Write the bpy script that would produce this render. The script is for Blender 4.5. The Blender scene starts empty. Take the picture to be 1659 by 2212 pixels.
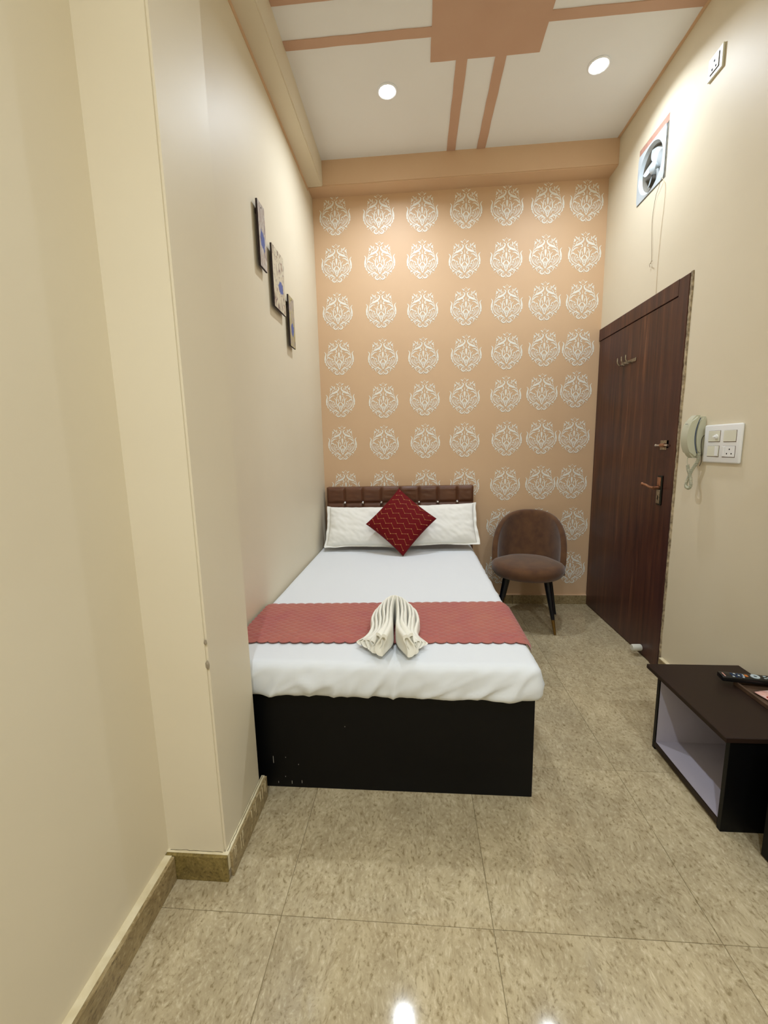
import bpy, bmesh, math, random
from mathutils import Vector, Matrix, noise
random.seed(7)
PI = math.pi
S = bpy.context.scene
COL = S.collection

# ------------------------------------------------------------------ camera
cam_d = bpy.data.cameras.new('camera')
cam = bpy.data.objects.new('camera', cam_d); COL.objects.link(cam)
CAM_LOC = Vector((0.761, -3.4148, 1.322))
PITCH, YAW, ROLL = math.radians(-8.788), math.radians(-4.484), math.radians(-1.2785)
fw = Vector((math.sin(YAW)*math.cos(PITCH), math.cos(YAW)*math.cos(PITCH), math.sin(PITCH)))
rt = Vector((math.cos(YAW), -math.sin(YAW), 0)); up = rt.cross(fw)
r2 = rt*math.cos(ROLL) + up*math.sin(ROLL); u2 = up*math.cos(ROLL) - rt*math.sin(ROLL)
M = Matrix((r2, u2, -fw)).transposed().to_4x4(); M.translation = CAM_LOC
cam.matrix_world = M
cam_d.sensor_fit = 'HORIZONTAL'; cam_d.sensor_width = 36.0
cam_d.lens = 892.3/1659*36.0
cam_d.clip_start = 0.02
S.camera = cam

# ------------------------------------------------------------------ world, lights, exposure
w = bpy.data.worlds.new('world'); S.world = w; w.use_nodes = True
w.node_tree.nodes['Background'].inputs[0].default_value = (0.8, 0.85, 1.0, 1)
w.node_tree.nodes['Background'].inputs[1].default_value = 0.05
S.view_settings.view_transform = 'Standard'
try: S.view_settings.look = 'None'
except Exception: pass
S.view_settings.gamma = 1.0
S.view_settings.use_curve_mapping = False
S.view_settings.exposure = 0.0

RW = 2.17      # right wall
H = 3.371      # ceiling
ZB = 3.203     # underside of the beams
YF = -4.9      # wall behind the camera
LAMP_POS = [(0.62, -0.675, 14.5), (1.785, -0.72, 10.5), (0.62, -4.05, 26), (1.785, -4.05, 26)]  # last two are fill lights added out of view to brighten the near walls
LAMP_COL = (0.80, 0.892, 1.0)

# ------------------------------------------------------------------ helpers
WM = {}
def lin(c):
    if isinstance(c, str):
        c = [int(c[i:i+2], 16)/255 for i in (0, 2, 4)]
    return tuple((x/12.92 if x <= 0.04045 else ((x+0.055)/1.055)**2.4) for x in c) + (1,)

def tag(o, label=None, cat=None, group=None, kind=None):
    if label: o['label'] = label
    if cat: o['category'] = cat
    if group: o['group'] = group
    if kind: o['kind'] = kind
    return o

def thing(name, label, cat, loc=(0, 0, 0), rz=0, group=None):
    o = bpy.data.objects.new(name, None); COL.objects.link(o)
    o.location = loc; o.rotation_euler = (0, 0, rz); o.empty_display_size = 0.05
    WM[o.name] = Matrix.Translation(loc) @ Matrix.Rotation(rz, 4, 'Z')
    return tag(o, label, cat, group)

def obj(name, bm, m, parent=None, label=None, smooth=False, local=False, normals=True):
    """link a bmesh as one object; vertices are in world space unless local"""
    me = bpy.data.meshes.new(name)
    if normals: bmesh.ops.recalc_face_normals(bm, faces=bm.faces)
    bm.to_mesh(me); bm.free()
    if smooth:
        for p in me.polygons: p.use_smooth = True
        if smooth != 'all':
            try: me.set_sharp_from_angle(angle=math.radians(smooth if smooth > 1 else 40))
            except Exception: pass
    ms = m if isinstance(m, (list, tuple)) else [m]
    for x in ms: me.materials.append(x)
    o = bpy.data.objects.new(name, me); COL.objects.link(o)
    if parent is not None:
        pw = WM[parent.name]
        if not local: me.transform(pw.inverted())
        o.parent = parent
        WM[o.name] = pw
    else:
        WM[o.name] = Matrix.Identity(4)
    if label: o['label'] = label
    return o

def struct(name, bm, m, parent=None, label=None, smooth=False):
    o = obj(name, bm, m, parent, label, smooth); o['kind'] = 'structure' if parent is None else o.get('kind', '')
    if parent is not None: del o['kind']
    return o

def box(bm, x0, x1, y0, y1, z0, z1, bev=0.0, seg=2, mi=0):
    r = bmesh.ops.create_cube(bm, size=1)
    vs = r['verts']
    for v in vs:
        v.co = Vector(((x0+x1)/2 + v.co.x*(x1-x0), (y0+y1)/2 + v.co.y*(y1-y0), (z0+z1)/2 + v.co.z*(z1-z0)))
    fs = {f for v in vs for f in v.link_faces}
    for f in fs: f.material_index = mi
    if bev > 0:
        es = {e for v in vs for e in v.link_edges}
        bmesh.ops.bevel(bm, geom=list(es), offset=bev, segments=seg, affect='EDGES', profile=0.5)
    return bm

def B(*a, **k): return box(bmesh.new(), *a, **k)

def prism(bm, pts, a0, a1, axis='Z'):
    """pts 2-D outline extruded along an axis"""
    def P(p, a):
        return {'Z': (p[0], p[1], a), 'Y': (p[0], a, p[1]), 'X': (a, p[0], p[1])}[axis]
    lo = [bm.verts.new(P(p, a0)) for p in pts]; hi = [bm.verts.new(P(p, a1)) for p in pts]
    n = len(pts)
    bm.faces.new(lo); bm.faces.new(hi)
    for i in range(n): bm.faces.new((lo[i], lo[(i+1) % n], hi[(i+1) % n], hi[i]))
    return bm

def tube(bm, pts, r, n=8, cap=True):
    pts = [Vector(p) for p in pts]
    rs = r if isinstance(r, (list, tuple)) else [r]*len(pts)
    rings = []; t0 = None
    ref = Vector((0, 0, 1))
    for i, p in enumerate(pts):
        a = pts[max(i-1, 0)]; b = pts[min(i+1, len(pts)-1)]
        t = (b-a).normalized()
        if t0 is None:
            if abs(t.dot(ref)) > 0.9: ref = Vector((1, 0, 0))
            nrm = (ref - t*ref.dot(t)).normalized()
        else:
            nrm = (nrm - t*nrm.dot(t)).normalized()
        t0 = t; bn = t.cross(nrm)
        rings.append([bm.verts.new(p + (nrm*math.cos(2*PI*k/n) + bn*math.sin(2*PI*k/n))*rs[i]) for k in range(n)])
    for i in range(len(rings)-1):
        for k in range(n):
            bm.faces.new((rings[i][k], rings[i][(k+1) % n], rings[i+1][(k+1) % n], rings[i+1][k]))
    if cap: bm.faces.new(rings[0]); bm.faces.new(rings[-1])
    return bm

def lathe(bm, prof, n=24, M4=Matrix.Identity(4), cap=True):
    rings = []
    for (r, z) in prof:
        rings.append([bm.verts.new(M4 @ Vector((max(r, 1e-4)*math.cos(2*PI*k/n), max(r, 1e-4)*math.sin(2*PI*k/n), z))) for k in range(n)])
    for i in range(len(rings)-1):
        for k in range(n):
            bm.faces.new((rings[i][k], rings[i][(k+1) % n], rings[i+1][(k+1) % n], rings[i+1][k]))
    if cap: bm.faces.new(rings[0]); bm.faces.new(rings[-1])
    return bm

def axis_m(loc, d):
    q = Vector((0, 0, 1)).rotation_difference(Vector(d).normalized())
    return Matrix.Translation(loc) @ q.to_matrix().to_4x4()

def grid(bm, nu, nv, f, mi=0):
    vs = [[bm.verts.new(f(i/nu, j/nv)) for j in range(nv+1)] for i in range(nu+1)]
    for i in range(nu):
        for j in range(nv):
            fc = bm.faces.new((vs[i][j], vs[i+1][j], vs[i+1][j+1], vs[i][j+1])); fc.material_index = mi
    return vs

def catmull(pts, n=8):
    pts = [Vector(p) for p in pts]
    P = [pts[0]*2-pts[1]] + pts + [pts[-1]*2-pts[-2]]
    out = []
    for i in range(1, len(P)-2):
        a, b, c, d = P[i-1], P[i], P[i+1], P[i+2]
        for k in range(n):
            t = k/n
            out.append(0.5*((2*b) + (c-a)*t + (2*a-5*b+4*c-d)*t*t + (3*b-a-3*c+d)*t**3))
    out.append(pts[-1]); return out

def soft_box(x0, x1, y0, y1, z0, z1, r, step, disp=None):
    bm = bmesh.new()
    lo = Vector((x0, y0, z0)); hi = Vector((x1, y1, z1))
    def m(q):
        c = Vector((min(max(q.x, x0+r), x1-r), min(max(q.y, y0+r), y1-r), min(max(q.z, z0+r), z1-r)))
        d = q-c; l = d.length
        n = d/l if l > 1e-9 else Vector((0, 0, 1))
        p = c + n*r
        return p + (disp(p, n) if disp else Vector((0, 0, 0)))
    n = [max(2, int((hi[i]-lo[i])/step)) for i in range(3)]
    for ax in range(3):
        a, b = (ax+1) % 3, (ax+2) % 3
        for side in (lo, hi):
            def f(u, v):
                q = Vector((0, 0, 0)); q[ax] = side[ax]; q[a] = lo[a]+(hi[a]-lo[a])*u; q[b] = lo[b]+(hi[b]-lo[b])*v
                return m(q)
            grid(bm, n[a], n[b], f)
    bmesh.ops.remove_doubles(bm, verts=bm.verts, dist=step*0.02)
    return bm

# ------------------------------------------------------------------ materials
def N(nt, t, **k):
    n = nt.nodes.new(t)
    for a, v in k.items(): setattr(n, a, v)
    return n

def mat(name, col, rough=0.5, spec=0.5, metal=0.0, var=None, vscale=3.0, bump=0.0, bscale=60.0, coat=0.0, emit=0.0, stretch=None, bdist=0.002, rvar=0.0, detail=4, sheen=0.0):
    m = bpy.data.materials.new(name); m.use_nodes = True; nt = m.node_tree
    b = nt.nodes['Principled BSDF']
    b.inputs['Base Color'].default_value = lin(col); b.inputs['Roughness'].default_value = rough
    b.inputs['Specular IOR Level'].default_value = spec; b.inputs['Metallic'].default_value = metal
    b.inputs['Coat Weight'].default_value = coat; b.inputs['Coat Roughness'].default_value = 0.12
    b.inputs['Sheen Weight'].default_value = sheen
    tc = N(nt, 'ShaderNodeNewGeometry')
    mp = N(nt, 'ShaderNodeMapping'); nt.links.new(tc.outputs['Position'], mp.inputs['Vector'])
    if stretch: mp.inputs['Scale'].default_value = stretch
    if var:
        no = N(nt, 'ShaderNodeTexNoise'); no.inputs['Scale'].default_value = vscale; no.inputs['Detail'].default_value = detail
        nt.links.new(mp.outputs[0], no.inputs['Vector'])
        cr = N(nt, 'ShaderNodeValToRGB'); nt.links.new(no.outputs['Fac'], cr.inputs['Fac'])
        cr.color_ramp.elements[0].position = 0.3; cr.color_ramp.elements[1].position = 0.7
        cr.color_ramp.elements[0].color = lin(col); cr.color_ramp.elements[1].color = lin(var)
        nt.links.new(cr.outputs[0], b.inputs['Base Color'])
        if rvar:
            ma = N(nt, 'ShaderNodeMath', operation='MULTIPLY_ADD'); ma.inputs[1].default_value = rvar; ma.inputs[2].default_value = rough
            nt.links.new(no.outputs['Fac'], ma.inputs[0]); nt.links.new(ma.outputs[0], b.inputs['Roughness'])
    if bump:
        n2 = N(nt, 'ShaderNodeTexNoise'); n2.inputs['Scale'].default_value = bscale; n2.inputs['Detail'].default_value = 5
        nt.links.new(mp.outputs[0], n2.inputs['Vector'])
        bu = N(nt, 'ShaderNodeBump'); bu.inputs['Strength'].default_value = bump; bu.inputs['Distance'].default_value = bdist
        nt.links.new(n2.outputs['Fac'], bu.inputs['Height']); nt.links.new(bu.outputs[0], b.inputs['Normal'])
    if emit:
        b.inputs['Emission Color'].default_value = lin(col); b.inputs['Emission Strength'].default_value = emit
    return m

M_CREAM = mat('cream_wall_paint', 'E6DBC2', 0.5, 0.26, var='E2D6BC', vscale=1.6, bump=0.12, bscale=5.0, bdist=0.01)
M_PEACH = mat('peach_wall_paint', 'DCBA95', 0.5, 0.3, var='D8B590', vscale=2.0, bump=0.06, bscale=9.0, bdist=0.006)
M_PEACH_BEAM = mat('peach_beam_paint', 'DCBA96', 0.55, 0.3, var='D8B490', vscale=3.0, bump=0.08, bscale=14.0, bdist=0.004)
M_BAND = mat('tan_ceiling_paint', 'CDA88E', 0.6, 0.3, var='C9A389', vscale=6.0)
M_CEIL = mat('white_ceiling_paint', 'F4F4F2', 0.7, 0.25, var='F0EFEC', vscale=2.0)
M_MOTIF = mat('white_stencil_paint', 'F4F1E6', 0.45, 0.4)
M_PLASTER = mat('rough_grey_plaster', 'B8AC94', 0.9, 0.1, var='7E705C', vscale=60, bump=0.6, bscale=90)
M_GROUT = mat('dark_grout', '8E8060', 0.9, 0.1)
M_SHEET = mat('white_cotton_sheet', 'E3E6E8', 0.85, 0.15, bump=0.15, bscale=500, bdist=0.0006, sheen=0.1)
M_PILLOW = mat('white_pillow_cotton', 'F0EEE6', 0.88, 0.12, bump=0.12, bscale=400, bdist=0.0006)
M_TOWEL = mat('cream_towel_terry', 'F2EEE0', 0.95, 0.05, bump=0.6, bscale=900, bdist=0.001, sheen=0.2)
M_BLACK = mat('black_laminate', '050506', 0.45, 0.2, var='070708', vscale=4)
M_DARKWOOD = mat('dark_brown_laminate', '2A1E15', 0.45, 0.2, var='2B1D17', vscale=6, bump=0.05, bscale=200)
M_LILAC = mat('pale_lilac_laminate', 'C8C2CE', 0.4, 0.4, var='BDB6C2', vscale=3)
M_LEATHER = mat('brown_leatherette', '663E26', 0.36, 0.5, var='583420', vscale=8, bump=0.25, bscale=150, bdist=0.001)
M_CHROME = mat('chrome', 'DDDDDD', 0.15, 0.5, 1.0)
M_STEEL = mat('worn_steel', 'B9B2A2', 0.35, 0.5, 1.0, var='8B8271', vscale=90)
M_BRONZE = mat('copper_toned_metal', 'B98A6C', 0.35, 0.5, 0.8, var='9D7054', vscale=60)
M_DARKMETAL = mat('dark_bronze_metal', '2B2A22', 0.4, 0.5, 0.6)
M_WHITEPL = mat('white_plastic', 'F0F0EE', 0.28, 0.5)
M_WHITEPL2 = mat('cream_plastic', 'E4E2CF', 0.35, 0.5)
M_HOLE = mat('dark_slot', '15120F', 0.8, 0.1)
M_PHONE = mat('aged_ivory_plastic', 'C5C4AC', 0.4, 0.45)
M_PHONEDK = mat('slate_blue_plastic', '5C6678', 0.5, 0.4)
M_BRICKP = mat('pinkish_plaster', 'C79A88', 0.9, 0.1, var='B28676', vscale=30)
M_FANPL = mat('fan_white_plastic', 'C6D0D5', 0.3, 0.5)
M_FANGREY = mat('fan_inner_grey', '9A9488', 0.6, 0.3)
M_WIRE = mat('thin_brown_wire', '8E7F66', 0.6, 0.3)
M_WIRE2 = mat('pale_wire', 'CDB999', 0.6, 0.3)
M_BLKLEG = mat('black_painted_steel', '0C0E16', 0.35, 0.5)
M_BRASS = mat('dull_brass', '8F6F3A', 0.35, 0.5, 0.8)
M_LAMP = mat('lamp_diffuser', 'F4FAFF', 0.5, 0.3, emit=40)
M_RING = mat('white_lamp_ring', 'F5F6F7', 0.4, 0.4)
M_RUBBER = mat('white_rubber', 'D9D6C6', 0.6, 0.3)
M_EDGE = mat('dark_mdf_edge', '33282A', 0.6, 0.3)
M_BLKPL = mat('black_plastic', '0C0C0D', 0.3, 0.5)
M_SCREEN = mat('dark_screen_glass', '050507', 0.08, 0.5)
M_RED = mat('red_print', 'B8321E', 0.4, 0.4)
M_YELLOW = mat('yellow_print', 'B79A2E', 0.4, 0.4)
M_ORANGE = mat('orange_button', 'C8702C', 0.4, 0.4)
M_BLUEKEY = mat('dark_blue_keys', '17345C', 0.4, 0.4)
M_GREYKEY = mat('pale_grey_key', 'B9C4C6', 0.4, 0.4)
M_GREEN = mat('green_leaf', '2F7A3E', 0.5, 0.4, var='4C9A55', vscale=60)
M_TRAY = mat('brown_tray_wood', '5F4836', 0.5, 0.4, var='4B3829', vscale=30)
M_FOIL = mat('shiny_sachet', 'E3C9C0', 0.2, 0.6, var='D98E78', vscale=25, bump=0.4, bscale=60)
M_PAINTED = mat('cream_painted_ledge', 'E9DDBC', 0.5, 0.4, var='D7C79F', vscale=25, bump=0.3, bscale=40)

def floor_mat(name, a, b, dark, light, rough, rand=True, contrast=1.0):
    m = bpy.data.materials.new(name); m.use_nodes = True; nt = m.node_tree; L = nt.links.new
    bs = nt.nodes['Principled BSDF']
    g = N(nt, 'ShaderNodeNewGeometry'); oi = N(nt, 'ShaderNodeObjectInfo')
    off = N(nt, 'ShaderNodeVectorMath', operation='SCALE'); off.inputs['Scale'].default_value = 37.0
    cx = N(nt, 'ShaderNodeCombineXYZ'); L(oi.outputs['Random'], cx.inputs[0]); L(oi.outputs['Random'], cx.inputs[1]); L(cx.outputs[0], off.inputs[0])
    add = N(nt, 'ShaderNodeVectorMath', operation='ADD'); L(g.outputs['Position'], add.inputs[0]); L(off.outputs[0], add.inputs[1])
    mp = N(nt, 'ShaderNodeMapping'); mp.inputs['Rotation'].default_value = (0, 0, 0.35); mp.inputs['Scale'].default_value = (1.0, 0.6, 1.0)
    L(add.outputs[0], mp.inputs['Vector'])
    # warped flecks
    wn = N(nt, 'ShaderNodeTexNoise'); wn.inputs['Scale'].default_value = 9; wn.inputs['Detail'].default_value = 3; L(mp.outputs[0], wn.inputs['Vector'])
    wv = N(nt, 'ShaderNodeVectorMath', operation='SCALE'); wv.inputs['Scale'].default_value = 0.08; L(wn.outputs['Color'], wv.inputs[0])
    wa = N(nt, 'ShaderNodeVectorMath', operation='ADD'); L(mp.outputs[0], wa.inputs[0]); L(wv.outputs[0], wa.inputs[1])
    n1 = N(nt, 'ShaderNodeTexNoise'); n1.inputs['Scale'].default_value = 22; n1.inputs['Detail'].default_value = 8; n1.inputs['Roughness'].default_value = 0.72; L(wa.outputs[0], n1.inputs['Vector'])
    r1 = N(nt, 'ShaderNodeValToRGB'); L(n1.outputs['Fac'], r1.inputs['Fac'])
    r1.color_ramp.elements[0].position = 0.35; r1.color_ramp.elements[0].color = lin(a)
    r1.color_ramp.elements[1].position = 0.68; r1.color_ramp.elements[1].color = lin(b)
    n2 = N(nt, 'ShaderNodeTexNoise'); n2.inputs['Scale'].default_value = 110; n2.inputs['Detail'].default_value = 4; n2.inputs['Roughness'].default_value = 0.6; L(wa.outputs[0], n2.inputs['Vector'])
    r2_ = N(nt, 'ShaderNodeValToRGB'); L(n2.outputs['Fac'], r2_.inputs['Fac'])
    r2_.color_ramp.elements[0].position = 0.32; r2_.color_ramp.elements[0].color = (0.8*contrast, )*3+(1,)
    r2_.color_ramp.elements[1].position = 0.45; r2_.color_ramp.elements[1].color = (0, 0, 0, 1)
    mx = N(nt, 'ShaderNodeMixRGB'); L(r2_.outputs[0], mx.inputs[0]); L(r1.outputs[0], mx.inputs[1]); mx.inputs[2].default_value = lin(dark)
    r3 = N(nt, 'ShaderNodeValToRGB'); L(n2.outputs['Fac'], r3.inputs['Fac'])
    r3.color_ramp.elements[0].position = 0.54; r3.color_ramp.elements[0].color = (0, 0, 0, 1)
    r3.color_ramp.elements[1].position = 0.72; r3.color_ramp.elements[1].color = (0.8*contrast,)*3+(1,)
    mx2 = N(nt, 'ShaderNodeMixRGB'); L(r3.outputs[0], mx2.inputs[0]); L(mx.outputs[0], mx2.inputs[1]); mx2.inputs[2].default_value = lin(light)
    n4 = N(nt, 'ShaderNodeTexNoise'); n4.inputs['Scale'].default_value = 2.2; n4.inputs['Detail'].default_value = 3; L(add.outputs[0], n4.inputs['Vector'])
    hs = N(nt, 'ShaderNodeHueSaturation'); L(mx2.outputs[0], hs.inputs['Color'])
    mr = N(nt, 'ShaderNodeMapRange'); mr.inputs[3].default_value = 0.86; mr.inputs[4].default_value = 1.14; mr.inputs[1].default_value = 0.3; mr.inputs[2].default_value = 0.7
    L(n4.outputs['Fac'], mr.inputs[0]); L(mr.outputs[0], hs.inputs['Value'])
    L(hs.outputs[0], bs.inputs['Base Color'])
    mrr = N(nt, 'ShaderNodeMapRange'); mrr.inputs[3].default_value = rough*0.8; mrr.inputs[4].default_value = rough*1.3
    L(n1.outputs['Fac'], mrr.inputs[0]); L(mrr.outputs[0], bs.inputs['Roughness'])
    bs.inputs['Specular IOR Level'].default_value = 0.4
    return m

M_TILE = floor_mat('mottled_beige_tile', 'A89776', 'C3B390', '83724F', 'D3C5A4', 0.055)
M_SKIRT = floor_mat('mottled_skirting_tile', '8E7A54', 'AD9970', '5F4E30', 'C3B28C', 0.3)
M_SKIRT2 = floor_mat('dark_brown_skirting_tile', '6E5C2E', '8E7B45', '4C3E1C', 'A39058', 0.35)  # darker, browner set of the skirting tile colours

def wood_mat():
    m = bpy.data.materials.new('walnut_door_laminate'); m.use_nodes = True; nt = m.node_tree; L = nt.links.new
    bs = nt.nodes['Principled BSDF']
    g = N(nt, 'ShaderNodeNewGeometry'); mp = N(nt, 'ShaderNodeMapping'); mp.inputs['Scale'].default_value = (1, 1, 0.05); L(g.outputs['Position'], mp.inputs['Vector'])
    n1 = N(nt, 'ShaderNodeTexNoise'); n1.inputs['Scale'].default_value = 26; n1.inputs['Detail'].default_value = 6; n1.inputs['Roughness'].default_value = 0.62; n1.inputs['Distortion'].default_value = 0.6; L(mp.outputs[0], n1.inputs['Vector'])
    r = N(nt, 'ShaderNodeValToRGB'); L(n1.outputs['Fac'], r.inputs['Fac'])
    e = r.color_ramp.elements; e[0].position = 0.30; e[0].color = lin('2C1813'); e[1].position = 0.74; e[1].color = lin('7A4E36')
    x = e.new(0.46); x.color = lin('43241B'); x = e.new(0.6); x.color = lin('54301F')
    n2 = N(nt, 'ShaderNodeTexNoise'); n2.inputs['Scale'].default_value = 1.3; n2.inputs['Detail'].default_value = 3; L(g.outputs['Position'], n2.inputs['Vector'])
    mx = N(nt, 'ShaderNodeMixRGB'); mx.blend_type = 'MIX'; L(r.outputs[0], mx.inputs[1]); mx.inputs[2].default_value = lin('4A2A2E')
    mr = N(nt, 'ShaderNodeMapRange'); mr.inputs[1].default_value = 0.4; mr.inputs[2].default_value = 0.7; mr.inputs[4].default_value = 0.5; L(n2.outputs['Fac'], mr.inputs[0]); L(mr.outputs[0], mx.inputs[0])
    L(mx.outputs[0], bs.inputs['Base Color']); bs.inputs['Roughness'].default_value = 0.36; bs.inputs['Specular IOR Level'].default_value = 0.4
    bu = N(nt, 'ShaderNodeBump'); bu.inputs['Strength'].default_value = 0.15; bu.inputs['Distance'].default_value = 0.001; L(n1.outputs['Fac'], bu.inputs['Height']); L(bu.outputs[0], bs.inputs['Normal'])
    return m
M_DOOR = wood_mat()

def runner_mat():
    m = mat('terracotta_quilted_fabric', 'B06A5A', 0.8, 0.2, var='A85C58', vscale=7, bump=0.2, bscale=600, bdist=0.0006, sheen=0.25)
    return m
M_RUNNER = runner_mat()

def chair_mat():
    return mat('brown_suede', '6A4A31', 0.9, 0.1, var='553A29', vscale=16, bump=0.4, bscale=220, bdist=0.001, detail=7, sheen=0.35)
M_SUEDE = chair_mat()

def cushion_mat():
    """maroon cloth with stitched gold lattice in the cushion's own UV plane (generated from object coordinates)"""
    m = bpy.data.materials.new('maroon_stitched_cloth'); m.use_nodes = True; nt = m.node_tree; L = nt.links.new
    bs = nt.nodes['Principled BSDF']; bs.inputs['Roughness'].default_value = 0.8; bs.inputs['Specular IOR Level'].default_value = 0.2
    n = N(nt, 'ShaderNodeTexNoise'); n.inputs['Scale'].default_value = 300
    r = N(nt, 'ShaderNodeValToRGB'); L(n.outputs['Fac'], r.inputs['Fac'])
    r.color_ramp.elements[0].color = lin('4A0509'); r.color_ramp.elements[1].color = lin('7E0C14')
    L(r.outputs[0], bs.inputs['Base Color'])
    return m
M_CUSH = cushion_mat()
M_GOLD = mat('gold_thread', 'C98A4E', 0.5, 0.4)

def art_mat(name, bx, by, bw, bh, tone, seed, dark):
    """painted panel: earthy washes, pale ground, a blue pot shape and thin dark strokes (UV)"""
    m = bpy.data.materials.new(name); m.use_nodes = True; nt = m.node_tree; L = nt.links.new
    bs = nt.nodes['Principled BSDF']; bs.inputs['Roughness'].default_value = 0.35
    uv = N(nt, 'ShaderNodeUVMap'); sep = N(nt, 'ShaderNodeSeparateXYZ'); L(uv.outputs[0], sep.inputs[0])
    mp = N(nt, 'ShaderNodeMapping'); mp.inputs['Location'].default_value = (seed, seed*0.7, 0); mp.inputs['Scale'].default_value = (2.4, 3.4, 1); L(uv.outputs[0], mp.inputs[0])
    n = N(nt, 'ShaderNodeTexNoise'); n.inputs['Scale'].default_value = 1.6; n.inputs['Detail'].default_value = 5; n.inputs['Distortion'].default_value = 0.8; L(mp.outputs[0], n.inputs[0])
    r = N(nt, 'ShaderNodeValToRGB'); L(n.outputs['Fac'], r.inputs['Fac']); e = r.color_ramp.elements
    e[0].position = 0.3; e[0].color = lin(tone[0]); e[1].position = 0.72; e[1].color = lin(tone[3])
    x = e.new(0.45); x.color = lin(tone[1]); x = e.new(0.58); x.color = lin(tone[2])
    # blue shape
    def M_(op, a, b=None):
        q = N(nt, 'ShaderNodeMath', operation=op)
        for i, v in enumerate((a, b)):
            if v is None: continue
            if isinstance(v, (int, float)): q.inputs[i].default_value = v
            else: L(v, q.inputs[i])
        return q.outputs[0]
    dx = M_('DIVIDE', M_('SUBTRACT', sep.outputs[0], bx), bw); dy = M_('DIVIDE', M_('SUBTRACT', sep.outputs[1], by), bh)
    d = M_('ADD', M_('MULTIPLY', dx, dx), M_('MULTIPLY', dy, dy))
    d = M_('ADD', d, M_('MULTIPLY', M_('SUBTRACT', n.outputs['Fac'], 0.5), 4.0))
    k = M_('LESS_THAN', d, 1.0)
    mx = N(nt, 'ShaderNodeMixRGB'); L(k, mx.inputs[0]); L(r.outputs[0], mx.inputs[1]); mx.inputs[2].default_value = lin('1D4E9E')
    mp2 = N(nt, 'ShaderNodeMapping'); mp2.inputs['Location'].default_value = (seed*3, seed, 0); mp2.inputs['Scale'].default_value = (9, 3.2, 1); mp2.inputs['Rotation'].default_value = (0, 0, 0.3); L(uv.outputs[0], mp2.inputs[0])
    nn = N(nt, 'ShaderNodeTexNoise'); nn.inputs['Scale'].default_value = 1.5; nn.inputs['Detail'].default_value = 4; nn.inputs['Distortion'].default_value = 1.4; L(mp2.outputs[0], nn.inputs[0])
    k2 = M_('MULTIPLY', M_('GREATER_THAN', nn.outputs['Fac'], 0.62), 0.8)
    mx2 = N(nt, 'ShaderNodeMixRGB'); L(k2, mx2.inputs[0]); L(mx.outputs[0], mx2.inputs[1]); mx2.inputs[2].default_value = lin(dark)
    L(mx2.outputs[0], bs.inputs['Base Color'])
    return m

# ================================================================== SETTING
# floor slab with separate tiles
fl = struct('floor', B(-0.3, RW+0.2, YF-0.1, 0.1, -0.12, -0.0022), M_GROUT, label='polished floor of mottled beige square tiles')
TX, TY, TS, GAP = 0.363, -2.444, 0.6, 0.0007
def tile_mesh(x0, x1, y0, y1):
    bm = bmesh.new(); c = 0.0008
    a = [(x0, y0), (x1, y0), (x1, y1), (x0, y1)]; b = [(x0+c, y0+c), (x1-c, y0+c), (x1-c, y1-c), (x0+c, y1-c)]
    lo = [bm.verts.new((p[0], p[1], -0.0022)) for p in a]; mi = [bm.verts.new((p[0], p[1], -c)) for p in a]; hi = [bm.verts.new((p[0], p[1], 0)) for p in b]
    bm.faces.new(hi)
    for i in range(4):
        j = (i+1) % 4
        bm.faces.new((lo[i], lo[j], mi[j], mi[i])); bm.faces.new((mi[i], mi[j], hi[j], hi[i]))
    return bm
xs = [-0.03, TX, TX+TS, TX+2*TS, RW]
ys = [YF]
k = -4
while TY+k*TS < -0.1:
    if TY+k*TS > YF+0.02: ys.append(TY+k*TS)
    k += 1
ys[-1] = ys[-1] if ys[-1] < -0.2 else ys[-1]
ys.append(0.0)
full = None
for i in range(len(xs)-1):
    for j in range(len(ys)-1):
        x0, x1, y0, y1 = xs[i]+GAP, xs[i+1]-GAP, ys[j]+GAP, ys[j+1]-GAP
        if i in (1, 2) and abs(y1-y0-TS) < 0.01:
            if full is None:
                o = obj('tile', tile_mesh(-TS/2+GAP, TS/2-GAP, -TS/2+GAP, TS/2-GAP), M_TILE, fl); full = o
            else:
                o = full.copy(); COL.objects.link(o)
            o.location = ((x0+x1)/2, (y0+y1)/2, 0)
        else:
            obj('tile', tile_mesh(x0, x1, y0, y1), M_TILE, fl)

# left wall: recess by the bed, pillar, near wall -- one continuous plan
WL = [(-0.25, 0.0), (0.0, 0.0), (0.0, -2.055), (0.156, -2.055), (0.158, -2.345), (-0.028, -2.345), (-0.028, YF), (-0.25, YF)]
bmw = prism(bmesh.new(), WL, -0.01, H, 'Z')
bmesh.ops.bevel(bmw, geom=[e for e in bmw.edges if abs(e.verts[0].co.x-e.verts[1].co.x) < 1e-5 and abs(e.verts[0].co.y-e.verts[1].co.y) < 1e-5 and e.verts[0].co.x > 0.1], offset=0.006, segments=2, affect='EDGES')
wl = struct('wall_left', bmw, M_CREAM, label='cream glossy left wall with a shallow projecting pillar')
for (zc, s) in ((0.783, 0.008), (0.713, 0.012)):
    bm = bmesh.new(); bmesh.ops.create_icosphere(bm, subdivisions=2, radius=1)
    for v in bm.verts:
        q = v.co.copy()*(1+0.5*noise.noise(v.co*2.1+Vector((zc*9, 0, 0))))
        v.co = Vector((0.1545-0.004*(zc < 0.75)*0 + q.x*s*0.55, -2.3435+q.y*0.0035, zc+q.z*s*1.05))
    obj('plaster_chip', bm, M_PLASTER, wl, 'dark chipped spot on the pillar edge')

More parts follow.
